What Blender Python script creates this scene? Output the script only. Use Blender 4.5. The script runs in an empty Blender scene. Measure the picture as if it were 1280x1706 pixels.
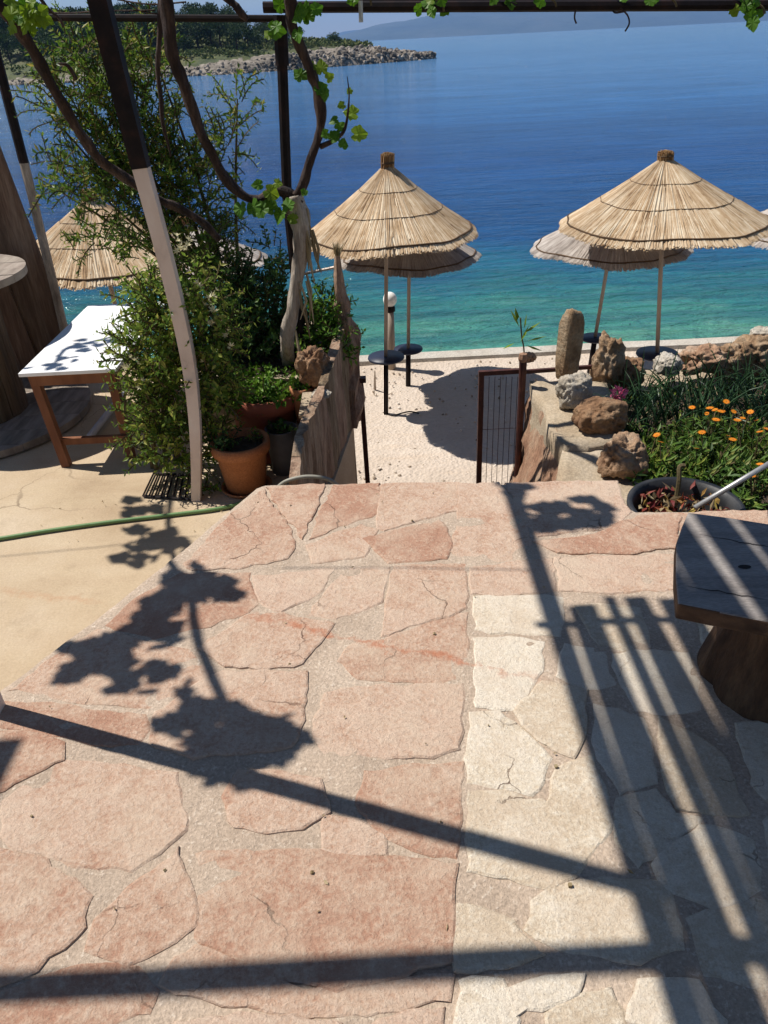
import bpy, bmesh, math, random
import numpy as np
from mathutils import Vector, Matrix, noise as mn

random.seed(7)
R = random.Random(11)
SC = bpy.context.scene
COL = SC.collection
rad = math.radians

# ------------------------------------------------------------------ camera, sky, sun, exposure
FPX = 1282.0
ROLL = rad(2.9)
PITCH = math.atan(786 / FPX)
EYE = Vector((0, 0, 1.6))
cam_d = bpy.data.cameras.new('camera')
cam = bpy.data.objects.new('camera', cam_d)
COL.objects.link(cam)
cam_d.sensor_fit = 'HORIZONTAL'
cam_d.sensor_width = 36.0
cam_d.lens = 36.0 * FPX / 1280.0
cam_d.clip_start = 0.05
cam_d.clip_end = 40000
cam.matrix_world = Matrix.Translation(EYE) @ Matrix.Rotation(math.pi / 2 - PITCH, 4, 'X') @ Matrix.Rotation(-ROLL, 4, 'Z')
SC.camera = cam

SUN_EL = rad(57.2)
SUN_TRAVEL = Vector((0.603, -0.229, -1.0))           # the way the light goes
W = bpy.data.worlds.new('World')
SC.world = W
W.use_nodes = True
wn = W.node_tree
bg = wn.nodes['Background']
sky = wn.nodes.new('ShaderNodeTexSky')
sky.sky_type = 'NISHITA'
sky.sun_disc = False
sky.sun_elevation = SUN_EL
sky.sun_rotation = math.atan2(-0.935, 0.355)
sky.air_density = 1.0
sky.dust_density = 0.1
sky.ozone_density = 3.0
wn.links.new(sky.outputs[0], bg.inputs[0])
bg.inputs[1].default_value = 0.062
sun_d = bpy.data.lights.new('sun', 'SUN')
sun_d.energy = 5.0
sun_d.angle = rad(0.5)
sun_d.color = (1.0, 0.95, 0.87)
sun = bpy.data.objects.new('sun', sun_d)
COL.objects.link(sun)
sun.rotation_euler = SUN_TRAVEL.to_track_quat('-Z', 'Y').to_euler()
VS = SC.view_settings
VS.view_transform = 'Standard'
VS.look = 'None'
VS.gamma = 1
VS.use_curve_mapping = False
VS.exposure = 0.38
SC.cycles.use_denoising = True
SC.cycles.max_bounces = 8
SC.cycles.transparent_max_bounces = 8
SC.cycles.volume_bounces = 0

SEA_Z = -2.1
BEACH_Z = -1.74
FLOOR_Z = -0.5
# pixel of the 1280 x 1706 picture -> point of the place on a given level / at a given depth
def ray(px, py):
    x = (px - 640) / FPX
    y = (853 - py) / FPX
    c, s = math.cos(ROLL), math.sin(ROLL)
    x, y = c * x + s * y, -s * x + c * y
    cp, sp = math.cos(PITCH), math.sin(PITCH)
    return Vector((x, cp + sp * y, -sp + cp * y))
def G(px, py, z=0.0):
    d = ray(px, py)
    return EYE + d * ((z - EYE.z) / d.z)
def A(px, py, Y):
    d = ray(px, py)
    return EYE + d * (Y / d.y)
def inframe(p, m=0):
    cp, sp = math.cos(PITCH), math.sin(PITCH)
    X, Y, Z = p[0], p[1], p[2] - EYE.z
    dep = cp * Y - sp * Z
    if dep < .05: return False
    x, y = X / dep, (sp * Y + cp * Z) / dep
    c, s = math.cos(ROLL), math.sin(ROLL)
    x, y = c * x - s * y, s * x + c * y
    u, v = 640 + FPX * x, 853 - FPX * y
    return -m < u < 1280 + m and -m < v < 1706 + m

# ------------------------------------------------------------------ materials
class NT:
    def __init__(s, name):
        s.m = bpy.data.materials.new(name)
        s.m.use_nodes = True
        s.t = s.m.node_tree
        s.b = s.t.nodes['Principled BSDF']
        s.out = s.t.nodes['Material Output']
    def n(s, kind, **kw):
        nd = s.t.nodes.new('ShaderNode' + kind)
        for k, v in kw.items():
            if k.startswith('i_'):
                key = k[2:]
                key = int(key) if key.isdigit() else key.replace('_', ' ')
                nd.inputs[key].default_value = v
            else:
                setattr(nd, k, v)
        return nd
    def l(s, a, b): s.t.links.new(a, b)
    def coord(s, world=False, stretch=(1, 1, 1), shift=True):
        if world:
            v = s.n('NewGeometry').outputs['Position']
        else:
            v = s.n('TexCoord').outputs['Object']
        if shift:
            oi = s.n('ObjectInfo')
            ad = s.n('VectorMath', operation='MULTIPLY_ADD')
            cb = s.n('CombineXYZ')
            for k in range(3): s.l(oi.outputs['Random'], cb.inputs[k])
            s.l(cb.outputs[0], ad.inputs[0])
            ad.inputs[1].default_value = (17.3, 31.1, 9.7)
            s.l(v, ad.inputs[2])
            v = ad.outputs[0]
        mp = s.n('Mapping')
        mp.inputs['Scale'].default_value = stretch
        s.l(v, mp.inputs[0])
        return mp.outputs[0]
    def noise(s, v, scale, detail=5, rough=.55, dist=0):
        nd = s.n('TexNoise')
        nd.inputs['Scale'].default_value = scale
        nd.inputs['Detail'].default_value = detail
        nd.inputs['Roughness'].default_value = rough
        nd.inputs['Distortion'].default_value = dist
        s.l(v, nd.inputs['Vector'])
        return nd.outputs[0]
    def ramp(s, f, stops):
        r = s.n('ValToRGB')
        e = r.color_ramp.elements
        while len(e) > 1: e.remove(e[-1])
        e[0].position = stops[0][0]; e[0].color = (*stops[0][1], 1)
        for p, c in stops[1:]:
            x = e.new(p); x.color = (*c, 1)
        s.l(f, r.inputs[0])
        return r.outputs[0]
    def mix(s, f, a, b, mode='MIX'):
        m = s.n('Mix', data_type='RGBA', blend_type=mode)
        for sock, v in ((0, f), (6, a), (7, b)):
            if isinstance(v, (int, float)): m.inputs[sock].default_value = v
            elif isinstance(v, tuple): m.inputs[sock].default_value = (*v, 1)
            else: s.l(v, m.inputs[sock])
        return m.outputs[2]
    def math(s, op, a, b=0.0, c=None, clamp=False):
        m = s.n('Math', operation=op, use_clamp=clamp)
        for k, v in enumerate((a, b) if c is None else (a, b, c)):
            if isinstance(v, (int, float)): m.inputs[k].default_value = v
            else: s.l(v, m.inputs[k])
        return m.outputs[0]
    def bump(s, h, strength=.5, dist=.01, prev=None):
        b = s.n('Bump')
        b.inputs['Strength'].default_value = strength
        b.inputs['Distance'].default_value = dist
        s.l(h, b.inputs['Height'])
        if prev is not None: s.l(prev, b.inputs['Normal'])
        return b.outputs[0]

def noise_mat(name, cols, scale=8, stretch=(1, 1, 1), rough=.8, bump=.4, bdist=.01, bscale=None, world=False, fine=None, spec=.3, metal=0, vary=0.0, detail=6):
    """a material of noise-blended colours with relief; cols = list of colours from low to high"""
    t = NT(name)
    v = t.coord(world, stretch)
    f = t.noise(v, scale, detail, .6)
    k = len(cols)
    c = t.ramp(f, [(.28 + .44 * i / max(1, k - 1), cols[i]) for i in range(k)])
    if vary:
        oi = t.n('ObjectInfo')
        hs = t.n('HueSaturation')
        t.l(t.math('MULTIPLY_ADD', oi.outputs['Random'], vary, 1 - vary / 2), hs.inputs['Value'])
        t.l(t.math('MULTIPLY_ADD', oi.outputs['Random'], -vary * .06, .5 + vary * .03), hs.inputs['Hue'])
        t.l(c, hs.inputs['Color'])
        c = hs.outputs[0]
    if fine:
        g = t.noise(v, fine, 3, .7)
        c = t.mix(t.math('MULTIPLY_ADD', g, 1.6, -.45, clamp=True), t.mix(.55, c, (0, 0, 0)), c)
    t.l(c, t.b.inputs['Base Color'])
    t.b.inputs['Roughness'].default_value = rough
    t.b.inputs['Specular IOR Level'].default_value = spec
    t.b.inputs['Metallic'].default_value = metal
    if bump:
        h = t.noise(v, bscale or scale * 4, 6, .65)
        t.l(t.bump(h, bump, bdist), t.b.inputs['Normal'])
    return t.m

def island_mat(name, stops, rough=.6, transl=.35, spec=.25, tint=None, patch=0):
    """every loose piece (leaf, straw) takes its own shade"""
    t = NT(name)
    g = t.n('NewGeometry')
    isl = g.outputs['Random Per Island']
    if patch:
        isl = t.math('ADD', t.math('MULTIPLY', isl, .65), t.math('MULTIPLY_ADD', t.noise(t.coord(), patch, 5, .7), 1.5, -.57), clamp=True)
    c = t.ramp(isl, stops)
    oi = t.n('ObjectInfo')
    hs = t.n('HueSaturation')
    t.l(t.math('MULTIPLY_ADD', oi.outputs['Random'], .3, .85), hs.inputs['Value'])
    t.l(c, hs.inputs['Color'])
    c = hs.outputs[0]
    t.l(c, t.b.inputs['Base Color'])
    t.b.inputs['Roughness'].default_value = rough
    t.b.inputs['Specular IOR Level'].default_value = spec
    if transl:
        tr = t.n('BsdfTranslucent')
        mx = t.n('MixShader')
        mx.inputs[0].default_value = transl
        t.l(t.mix(1.0, c, tint or (.9, 1, .45), 'MULTIPLY') if tint is not None else c, tr.inputs[0])
        t.l(t.b.outputs[0], mx.inputs[1])
        t.l(tr.outputs[0], mx.inputs[2])
        t.l(mx.outputs[0], t.out.inputs[0])
    return t.m

# the red trickle stain that crosses the paving, as a wobbling line in the place
def stain(t, c, strength=.7, ends=None, col=(.42, .15, .075), wide=1.0):
    p0, p1 = ends or (G(385, 1020), G(930, 1138))
    sm = (p1.y - p0.y) / (p1.x - p0.x)
    pos = t.n('NewGeometry').outputs['Position']
    sp = t.n('SeparateXYZ'); t.l(pos, sp.inputs[0])
    nz = t.noise(pos, 7, 4, .6)
    nf = t.noise(pos, 18, 6, .75)
    line = t.math('MULTIPLY_ADD', sp.outputs[0], sm, p0.y - sm * p0.x)
    d = t.math('ABSOLUTE', t.math('ADD', t.math('SUBTRACT', sp.outputs[1], line), t.math('MULTIPLY_ADD', nz, .16, -.08)))
    wdt = t.math('MULTIPLY_ADD', nf, .12 * wide, -.040 * wide)
    m = t.math('MULTIPLY', t.math('SUBTRACT', wdt, d), 38 / wide, clamp=True)
    a = t.math('MULTIPLY', t.math('SUBTRACT', sp.outputs[0], p0.x), 6, clamp=True)
    b = t.math('MULTIPLY', t.math('SUBTRACT', p1.x, sp.outputs[0]), 6, clamp=True)
    m = t.math('MULTIPLY', m, t.math('MULTIPLY', a, t.math('MULTIPLY', b, strength)))
    return t.mix(m, c, col)

def flag_mat(name, pale, mid, deep, bdist=.012):
    t = NT(name)
    v = t.coord(True, (1, 1, 1))
    big = t.noise(v, 3.2, 5, .6, .4)
    med = t.noise(v, 15, 8, .74, .1)
    vs = t.n('VectorRotate', rotation_type='Z_AXIS'); vs.inputs['Angle'].default_value = .6
    t.l(v, vs.inputs['Vector'])
    ms = t.n('Mapping'); ms.inputs['Scale'].default_value = (1, 2.0, 1); t.l(vs.outputs[0], ms.inputs[0])
    cleft = t.noise(ms.outputs[0], 30, 7, .78, .1)
    speck = t.noise(v, 85, 3, .65)
    fine = t.noise(v, 230, 3, .7)
    oi = t.n('ObjectInfo')
    f = t.math('MULTIPLY_ADD', med, .95, t.math('MULTIPLY_ADD', big, .45, -.165))
    f = t.math('ADD', f, t.math('MULTIPLY_ADD', oi.outputs['Random'], .34, -.18))
    zone = t.noise(v, .9, 3, .5)
    f = t.math('ADD', f, t.math('MULTIPLY_ADD', zone, .7, -.35))
    f = t.math('ADD', f, t.math('MULTIPLY_ADD', speck, .85, -.425))
    c = t.ramp(f, [(.30, deep), (.5, mid), (.68, pale)])
    c = t.mix(t.math('MULTIPLY_ADD', cleft, 2.4, -.95, clamp=True), t.mix(.5, c, deep), c)
    c = t.mix(t.math('MULTIPLY_ADD', fine, 2.6, -.75, clamp=True), t.mix(.34, c, (.12, .06, .04)), c)
    vc = t.n('TexVoronoi', feature='DISTANCE_TO_EDGE'); vc.inputs['Scale'].default_value = 3.1
    wv = t.n('VectorMath', operation='MULTIPLY_ADD'); nzv = t.n('TexNoise'); nzv.inputs['Scale'].default_value = 9; nzv.inputs['Detail'].default_value = 6
    t.l(v, nzv.inputs['Vector']); t.l(nzv.outputs['Color'], wv.inputs[0]); wv.inputs[1].default_value = (.16, .16, 0); t.l(v, wv.inputs[2])
    t.l(wv.outputs[0], vc.inputs['Vector'])
    crack = t.math('MULTIPLY', t.math('SUBTRACT', .0075, vc.outputs['Distance']), 260, clamp=True)
    crack = t.math('MULTIPLY', crack, t.math('MULTIPLY_ADD', t.noise(v, 3.7, 2, .5), 9, -5.0, clamp=True))
    c = t.mix(t.math('MULTIPLY', crack, .8), c, (.10, .05, .03))
    dust = t.noise(v, 5.0, 7, .66)
    c = t.mix(t.math('MULTIPLY', t.math('MULTIPLY_ADD', dust, 4.0, -1.85, clamp=True), .62), c, (.56, .45, .345))
    c = stain(t, c)
    t.l(c, t.b.inputs['Base Color'])
    t.b.inputs['Roughness'].default_value = .85
    t.b.inputs['Specular IOR Level'].default_value = .2
    b1 = t.bump(t.math('ADD', med, t.math('MULTIPLY', cleft, .5)), .8, bdist)
    b2 = t.bump(t.math('ADD', speck, t.math('MULTIPLY', fine, .5)), .7, .004, b1)
    b2 = t.bump(t.math('MULTIPLY', crack, -1.0), .6, .006, b2)
    t.l(b2, t.b.inputs['Normal'])
    return t.m

M = {}
M['pink'] = flag_mat('pink_flagstone', (.70, .565, .445), (.58, .42, .31), (.42, .235, .16), .014)
M['cream'] = flag_mat('cream_flagstone', (.86, .80, .69), (.77, .69, .56), (.58, .47, .345), .014)
def mortar():
    t = NT('mortar')
    v = t.coord(True, shift=False)
    a = t.noise(v, 4, 5, .6)
    b = t.noise(v, 120, 4, .75)
    c = t.ramp(a, [(.3, (.45, .345, .26)), (.55, (.55, .43, .33)), (.75, (.62, .50, .395))])
    c = t.mix(t.math('MULTIPLY_ADD', b, 3.0, -.95, clamp=True), t.mix(.48, c, (.09, .065, .045)), c)
    g2 = t.noise(v, 60, 3, .7)
    c = t.mix(t.math('MULTIPLY_ADD', g2, 5, -2.9, clamp=True), c, (.68, .60, .50))
    c = stain(t, c)
    t.l(c, t.b.inputs['Base Color'])
    t.b.inputs['Roughness'].default_value = .95
    h = t.bump(t.noise(v, 22, 5, .6), .6, .012)
    t.l(t.bump(b, .9, .006, h), t.b.inputs['Normal'])
    return t.m
M['mortar'] = mortar()
def concrete():
    t = NT('floor_concrete')
    v = t.coord(True, shift=False)
    a = t.noise(v, 1.6, 6, .62)
    b = t.noise(v, 90, 4, .7)
    st = t.noise(t.coord(True, (1, 3.5, 1), False), 2.2, 5, .6)
    c = t.ramp(a, [(.3, (.37, .27, .17)), (.5, (.47, .36, .24)), (.72, (.54, .435, .315))])
    c = t.mix(t.math('MULTIPLY_ADD', st, 2.4, -1.0, clamp=True), c, t.mix(.35, c, (.60, .50, .34)))
    c = t.mix(t.math('MULTIPLY_ADD', b, 2.2, -.6, clamp=True), t.mix(.3, c, (.12, .07, .03)), c)
    blot = t.noise(v, 5.5, 7, .68)
    c = t.mix(t.math('MULTIPLY_ADD', blot, 3.2, -1.75, clamp=True), c, t.mix(.45, c, (.16, .10, .055)))
    c = stain(t, c, .35, (G(-120, 965, FLOOR_Z), G(200, 1010, FLOOR_Z)), (.36, .17, .08), 1.6)
    vc = t.n('TexVoronoi', feature='DISTANCE_TO_EDGE'); vc.inputs['Scale'].default_value = .75
    wv = t.n('VectorMath', operation='MULTIPLY_ADD'); nzv = t.n('TexNoise'); nzv.inputs['Scale'].default_value = 3.5; nzv.inputs['Detail'].default_value = 6
    t.l(v, nzv.inputs['Vector']); t.l(nzv.outputs['Color'], wv.inputs[0]); wv.inputs[1].default_value = (.3, .3, 0); t.l(v, wv.inputs[2])
    t.l(wv.outputs[0], vc.inputs['Vector'])
    crack = t.math('MULTIPLY', t.math('SUBTRACT', .0035, vc.outputs['Distance']), 420, clamp=True)
    c = t.mix(t.math('MULTIPLY', crack, t.math('MULTIPLY_ADD', a, 3, -1.2, clamp=True)), c, (.12, .08, .045))
    t.l(c, t.b.inputs['Base Color'])
    t.b.inputs['Roughness'].default_value = .9
    h = t.bump(t.noise(v, 11, 6, .6), .5, .008)
    t.l(t.bump(b, .6, .003, h), t.b.inputs['Normal'])
    return t.m
M['floor'] = concrete()
def beach_mat():
    t = NT('beach_gravel')
    v = t.coord(True, shift=False)
    a = t.noise(v, .9, 5, .6)
    vo = t.n('TexVoronoi'); vo.inputs['Scale'].default_value = 34
    t.l(v, vo.inputs['Vector'])
    c = t.ramp(a, [(.3, (.46, .375, .30)), (.55, (.54, .455, .38)), (.75, (.60, .52, .44))])
    sep = t.n('SeparateColor'); t.l(vo.outputs['Color'], sep.inputs[0])
    c = t.mix(t.math('MULTIPLY', sep.outputs[0], .4), c, (.40, .33, .26))
    tr = t.noise(t.coord(True, (.5, 3, 1), False), 3, 6, .6)
    c = t.mix(t.math('MULTIPLY_ADD', tr, 3, -1.55, clamp=True), c, (.50, .40, .31))
    t.l(c, t.b.inputs['Base Color'])
    t.b.inputs['Roughness'].default_value = .95
    h = t.bump(t.noise(v, 5, 6, .65), .8, .04)
    t.l(t.bump(vo.outputs['Distance'], .7, .012, h), t.b.inputs['Normal'])
    return t.m
M['beach'] = beach_mat()
def sea_mat():
    t = NT('sea_water')
    pos = t.n('NewGeometry').outputs['Position']
    sp = t.n('SeparateXYZ'); t.l(pos, sp.inputs[0])
    v = t.coord(True, (.45, 1, 1), False)
    wob = t.noise(v, .35, 4, .6)
    patch = t.noise(v, 1.5, 5, .65)
    y = t.math('ADD', sp.outputs[1], t.math('MULTIPLY_ADD', wob, 5.0, -2.5))
    y = t.math('ADD', y, t.math('MULTIPLY_ADD', patch, 4.4, -2.2))
    f = t.math('DIVIDE', t.math('LOGARITHM', t.math('MAXIMUM', t.math('DIVIDE', y, 8.5), 1.0), 2.718), 4.0, clamp=True)
    c = t.ramp(f, [(0, (.18, .42, .27)), (.042, (.10, .335, .22)), (.088, (.034, .215, .19)), (.128, (.012, .135, .215)), (.175, (.006, .082, .235)), (.30, (.010, .092, .31)), (.44, (.035, .165, .42)), (.58, (.085, .25, .52)), (1, (.13, .30, .52))])  # colour by depth; paler far stops have sky reflection painted in
    stk = t.noise(t.coord(True, (.10, .9, 1), False), .16, 5, .62, .4)
    stf = t.noise(t.coord(True, (.22, 1.5, 1), False), 1.1, 4, .65)
    c = t.mix(t.math('MULTIPLY_ADD', stk, 3.2, -1.2, clamp=True), t.mix(.3, c, (.0, .012, .06)), c)
    c = t.mix(t.math('MULTIPLY_ADD', stf, 4, -1.6, clamp=True), t.mix(.42, c, (.0, .02, .07)), c)  # wind streaks and shaded ripple faces painted into the water colour
    # pale stones and weed on the bed close to the shore
    spots = t.noise(v, 3.2, 5, .7)
    near = t.math('SUBTRACT', 1.0, t.math('DIVIDE', t.math('SUBTRACT', sp.outputs[1], 9.0), 5.0, clamp=True))
    c = t.mix(t.math('MULTIPLY', t.math('MULTIPLY_ADD', spots, 4, -2.2, clamp=True), t.math('MULTIPLY', near, .55)), c, (.30, .46, .34))
    c = t.mix(t.math('MULTIPLY', t.math('MULTIPLY_ADD', spots, -4, 1.75, clamp=True), t.math('MULTIPLY', near, .5)), c, (.03, .17, .15))
    t.l(c, t.b.inputs['Base Color'])
    t.b.inputs['Roughness'].default_value = .09
    t.b.inputs['IOR'].default_value = 1.33
    t.b.inputs['Specular IOR Level'].default_value = .30
    w1 = t.noise(t.coord(True, (.5, 1.5, 1), False), 2.4, 5, .62, .5)
    w2 = t.noise(t.coord(True, (.3, 1.0, 1), False), .42, 4, .6, .3)
    b1 = t.bump(w2, .55, .30)
    w3 = t.noise(t.coord(True, (.45, 1.4, 1), False), 7.5, 4, .6, .4)
    t.l(t.bump(w3, .7, .08, t.bump(w1, 1.0, .24, b1)), t.b.inputs['Normal'])
    return t.m
M['sea'] = sea_mat()
M['stucco'] = noise_mat('stucco', [(.42, .31, .20), (.55, .44, .31), (.64, .54, .42)], 3, bump=.6, bdist=.02, bscale=14, fine=80, world=True)
M['redstone'] = noise_mat('red_stone_face', [(.26, .12, .07), (.47, .28, .18), (.60, .47, .34)], 5, (1, 1, .4), bump=.8, bdist=.03, bscale=14, fine=60, world=True)
M['soil'] = noise_mat('garden_soil', [(.05, .035, .022), (.10, .07, .045), (.17, .12, .08)], 12, bump=.9, bdist=.03, fine=60, world=True)
M['limestone'] = noise_mat('weathered_limestone', [(.24, .13, .07), (.46, .29, .17), (.62, .48, .34)], 9, bump=.9, bdist=.02, bscale=38, fine=55, vary=.3)
M['whitestone'] = noise_mat('white_stone', [(.34, .27, .19), (.60, .53, .43), (.70, .65, .57)], 9, bump=.8, bdist=.015, bscale=40, fine=70)
M['darkstone'] = noise_mat('brown_stone', [(.18, .085, .042), (.40, .22, .12), (.55, .37, .23)], 9, bump=.9, bdist=.02, bscale=40, fine=55, vary=.2)
M['shorerock'] = noise_mat('shore_rock', [(.08, .065, .052), (.20, .17, .135), (.36, .31, .26)], .6, bump=.8, bdist=.4, bscale=1.6, world=True)
M['hill'] = noise_mat('hill_scrub', [(.035, .055, .014), (.085, .105, .030), (.17, .155, .06)], .13, bump=.6, bdist=.6, bscale=.8, world=True, fine=1.2)
M['mountain'] = noise_mat('mountain_slope', [(.02, .035, .03), (.04, .06, .045), (.08, .09, .07)], .0022, bump=.5, bdist=60, bscale=.004, world=True)
M['black_paint'] = noise_mat('black_paint', [(.006, .004, .005), (.012, .008, .008), (.03, .014, .011)], 14, rough=.6, bump=.2, bdist=.003, spec=.15)
M['rust'] = noise_mat('rusty_brown_paint', [(.030, .011, .010), (.055, .019, .015), (.10, .036, .024)], 14, rough=.6, bump=.4, bdist=.003)
M['white_post'] = noise_mat('flaking_white_paint', [(.10, .07, .06), (.56, .45, .38), (.66, .54, .46), (.68, .56, .48), (.72, .62, .54)], 7, (1, 1, .5), rough=.6, bump=.2, bdist=.002)
M['straw'] = island_mat('straw', [(0, (.20, .115, .06)), (.2, (.42, .28, .155)), (.55, (.57, .425, .275)), (1, (.76, .66, .50))], .75, .15, patch=5)
M['grey_straw'] = island_mat('weathered_grey_straw', [(0, (.24, .20, .175)), (.3, (.42, .365, .325)), (.7, (.55, .49, .44)), (1, (.70, .65, .60))], .8, .12, patch=5)
M['straw_cap'] = island_mat('brown_straw_bundle', [(0, (.15, .075, .03)), (.5, (.28, .155, .065)), (1, (.42, .28, .14))], .8, 0)
M['twine'] = noise_mat('twine', [(.06, .035, .018), (.12, .07, .035)], 20)
M['pole_wood'] = noise_mat('umbrella_pole_wood', [(.22, .17, .135), (.38, .31, .25), (.48, .41, .345)], 10, (1, 1, .15), bump=.3, bdist=.003)
M['disc'] = noise_mat('dark_blue_plastic', [(.012, .016, .035), (.018, .024, .05)], 6, rough=.45, bump=.1)
M['terracotta'] = noise_mat('terracotta', [(.44, .16, .06), (.56, .225, .095), (.62, .29, .15)], 5, bump=.25, bdist=.004, bscale=40, fine=110)
M['terracotta_red'] = noise_mat('red_terracotta', [(.20, .055, .03), (.28, .08, .045), (.33, .12, .07)], 5, bump=.25, bdist=.004, bscale=40)
M['grey_plastic'] = noise_mat('grey_plastic', [(.06, .06, .068), (.10, .10, .11), (.15, .145, .15)], 5, rough=.6, bump=.2)
M['black_plastic'] = noise_mat('black_plastic', [(.010, .011, .013), (.02, .021, .024), (.045, .045, .047)], 7, rough=.5, bump=.15)
M['galv'] = noise_mat('galvanised_steel', [(.38, .37, .36), (.52, .51, .50)], 20, rough=.4, metal=.6, bump=.1)
M['table_white'] = noise_mat('white_table_board', [(.60, .59, .58), (.78, .78, .79), (.82, .82, .83), (.80, .80, .81)], 5, rough=.55, bump=.12, bdist=.003, fine=None)
M['table_wood'] = noise_mat('reddish_wood', [(.10, .035, .018), (.19, .075, .035), (.26, .115, .055)], 9, (1, 1, .2), bump=.4, bdist=.004)
M['plank'] = noise_mat('old_plank', [(.09, .05, .03), (.19, .12, .075), (.31, .22, .15)], 7, (2.5, 2.5, .22), bump=.6, bdist=.006, bscale=26, fine=40, vary=.5)
M['grey_plank'] = noise_mat('grey_weathered_board', [(.13, .10, .08), (.23, .19, .155), (.34, .29, .24)], 7, (2.5, .4, 1), bump=.5, bdist=.005, bscale=26, vary=.3)
M['bark_board'] = noise_mat('rough_bark_board', [(.19, .11, .065), (.42, .285, .185), (.62, .48, .34)], 9, (2.2, 2.2, .38), bump=1.0, bdist=.02, bscale=22, fine=45, vary=.45)
M['slab_wood'] = noise_mat('grey_table_slab', [(.22, .19, .175), (.40, .36, .335), (.52, .475, .44)], 3.5, (1, 6, 1), bump=.5, bdist=.005, bscale=30, fine=60)
M['slab_edge'] = noise_mat('slab_bark_edge', [(.03, .015, .009), (.085, .045, .025), (.16, .09, .05)], 9, (1, 1, 2), bump=.8, bdist=.01, bscale=30)
M['stump'] = noise_mat('stump_wood', [(.05, .024, .012), (.12, .06, .03), (.22, .125, .065)], 6, (2, 2, .35), bump=1.0, bdist=.02, bscale=18, fine=40)
M['pergola_wood'] = noise_mat('pergola_board', [(.06, .035, .022), (.12, .075, .045)], 7, (2, .3, 2), bump=.4)
M['vine_dark'] = noise_mat('dark_vine_bark', [(.012, .007, .006), (.038, .022, .017), (.115, .075, .056)], 12, (2, 2, .35), bump=1.0, bdist=.02, bscale=26)
M['vine_pale'] = noise_mat('pale_peeled_bark', [(.26, .18, .13), (.58, .49, .40), (.74, .66, .57)], 9, (2.5, 2.5, .3), bump=.9, bdist=.015, bscale=26, fine=50)
M['twig'] = noise_mat('green_brown_twig', [(.06, .045, .02), (.13, .10, .045)], 20)
M['vine_leaf'] = island_mat('vine_leaf', [(0, (.04, .115, .012)), (.5, (.07, .18, .018)), (1, (.16, .27, .025))], .5, .45, tint=(.9, 1.0, .35))
M['bright_leaf'] = island_mat('young_vine_leaf', [(0, (.09, .19, .016)), (.6, (.19, .29, .03)), (1, (.32, .36, .05))], .5, .5, tint=(1, 1, .4))
M['shrub_leaf'] = island_mat('shrub_leaf', [(0, (.06, .12, .018)), (.4, (.14, .24, .035)), (.75, (.27, .37, .055)), (1, (.46, .44, .11))], .42, .45)
M['top_leaf'] = island_mat('shrub_top_leaf', [(0, (.045, .09, .014)), (.5, (.10, .19, .024)), (.85, (.20, .27, .035)), (1, (.38, .31, .07))], .45, .45)
M['dark_leaf'] = island_mat('dark_shrub_leaf', [(0, (.025, .065, .018)), (.6, (.05, .12, .028)), (1, (.11, .19, .04))], .45, .3)
M['mint_leaf'] = island_mat('bright_herb_leaf', [(0, (.06, .15, .014)), (.5, (.11, .24, .024)), (1, (.21, .33, .04))], .5, .35)
M['marigold_leaf'] = island_mat('marigold_leaf', [(0, (.02, .045, .010)), (.4, (.05, .11, .018)), (.8, (.11, .19, .03)), (1, (.24, .25, .07))], .5, .3)
M['onion_leaf'] = island_mat('onion_blade', [(0, (.016, .042, .018)), (.6, (.035, .078, .032)), (1, (.08, .125, .05))], .4, .12)
M['dry_leaf'] = island_mat('dry_leaf', [(0, (.28, .20, .10)), (1, (.52, .43, .27))], .8, .3)
M['red_leaf'] = island_mat('red_brown_leaf', [(0, (.10, .015, .018)), (.6, (.22, .05, .03)), (1, (.32, .26, .06))], .6, .2)
M['pine_leaf'] = island_mat('pine_foliage', [(0, (.018, .040, .012)), (.5, (.038, .072, .02)), (1, (.08, .12, .032))], .7, .1)
M['scrub_leaf'] = island_mat('scrub_foliage', [(0, (.045, .075, .02)), (.6, (.10, .13, .036)), (1, (.19, .19, .065))], .8, .1)
M['orange'] = island_mat('orange_petal', [(0, (.62, .10, .008)), (1, (.82, .30, .015))], .6, .3)
M['yellow'] = island_mat('yellow_petal', [(0, (.75, .40, .02)), (1, (.85, .55, .05))], .6, .3)
M['flower_eye'] = noise_mat('flower_centre', [(.30, .10, .01), (.45, .2, .02)], 50)
M['pink_petal'] = island_mat('pink_petal', [(0, (.55, .06, .16)), (1, (.75, .25, .36))], .6, .3)
M['cream_petal'] = island_mat('cream_petal', [(0, (.62, .54, .25)), (1, (.76, .72, .52))], .6, .4)
M['hose'] = noise_mat('green_hose', [(.10, .19, .07), (.16, .27, .11)], 10, rough=.4, bump=.1)
M['pale_hose'] = noise_mat('grey_hose', [(.22, .21, .17), (.32, .30, .25)], 10, rough=.5, bump=.1)
M['pipe'] = noise_mat('pale_pipe', [(.35, .36, .42), (.48, .49, .55)], 8, rough=.4, bump=.1)
M['globe'] = noise_mat('white_glass_globe', [(.78, .77, .74), (.82, .81, .79)], 3, rough=.25, bump=0, spec=.5)

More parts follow.
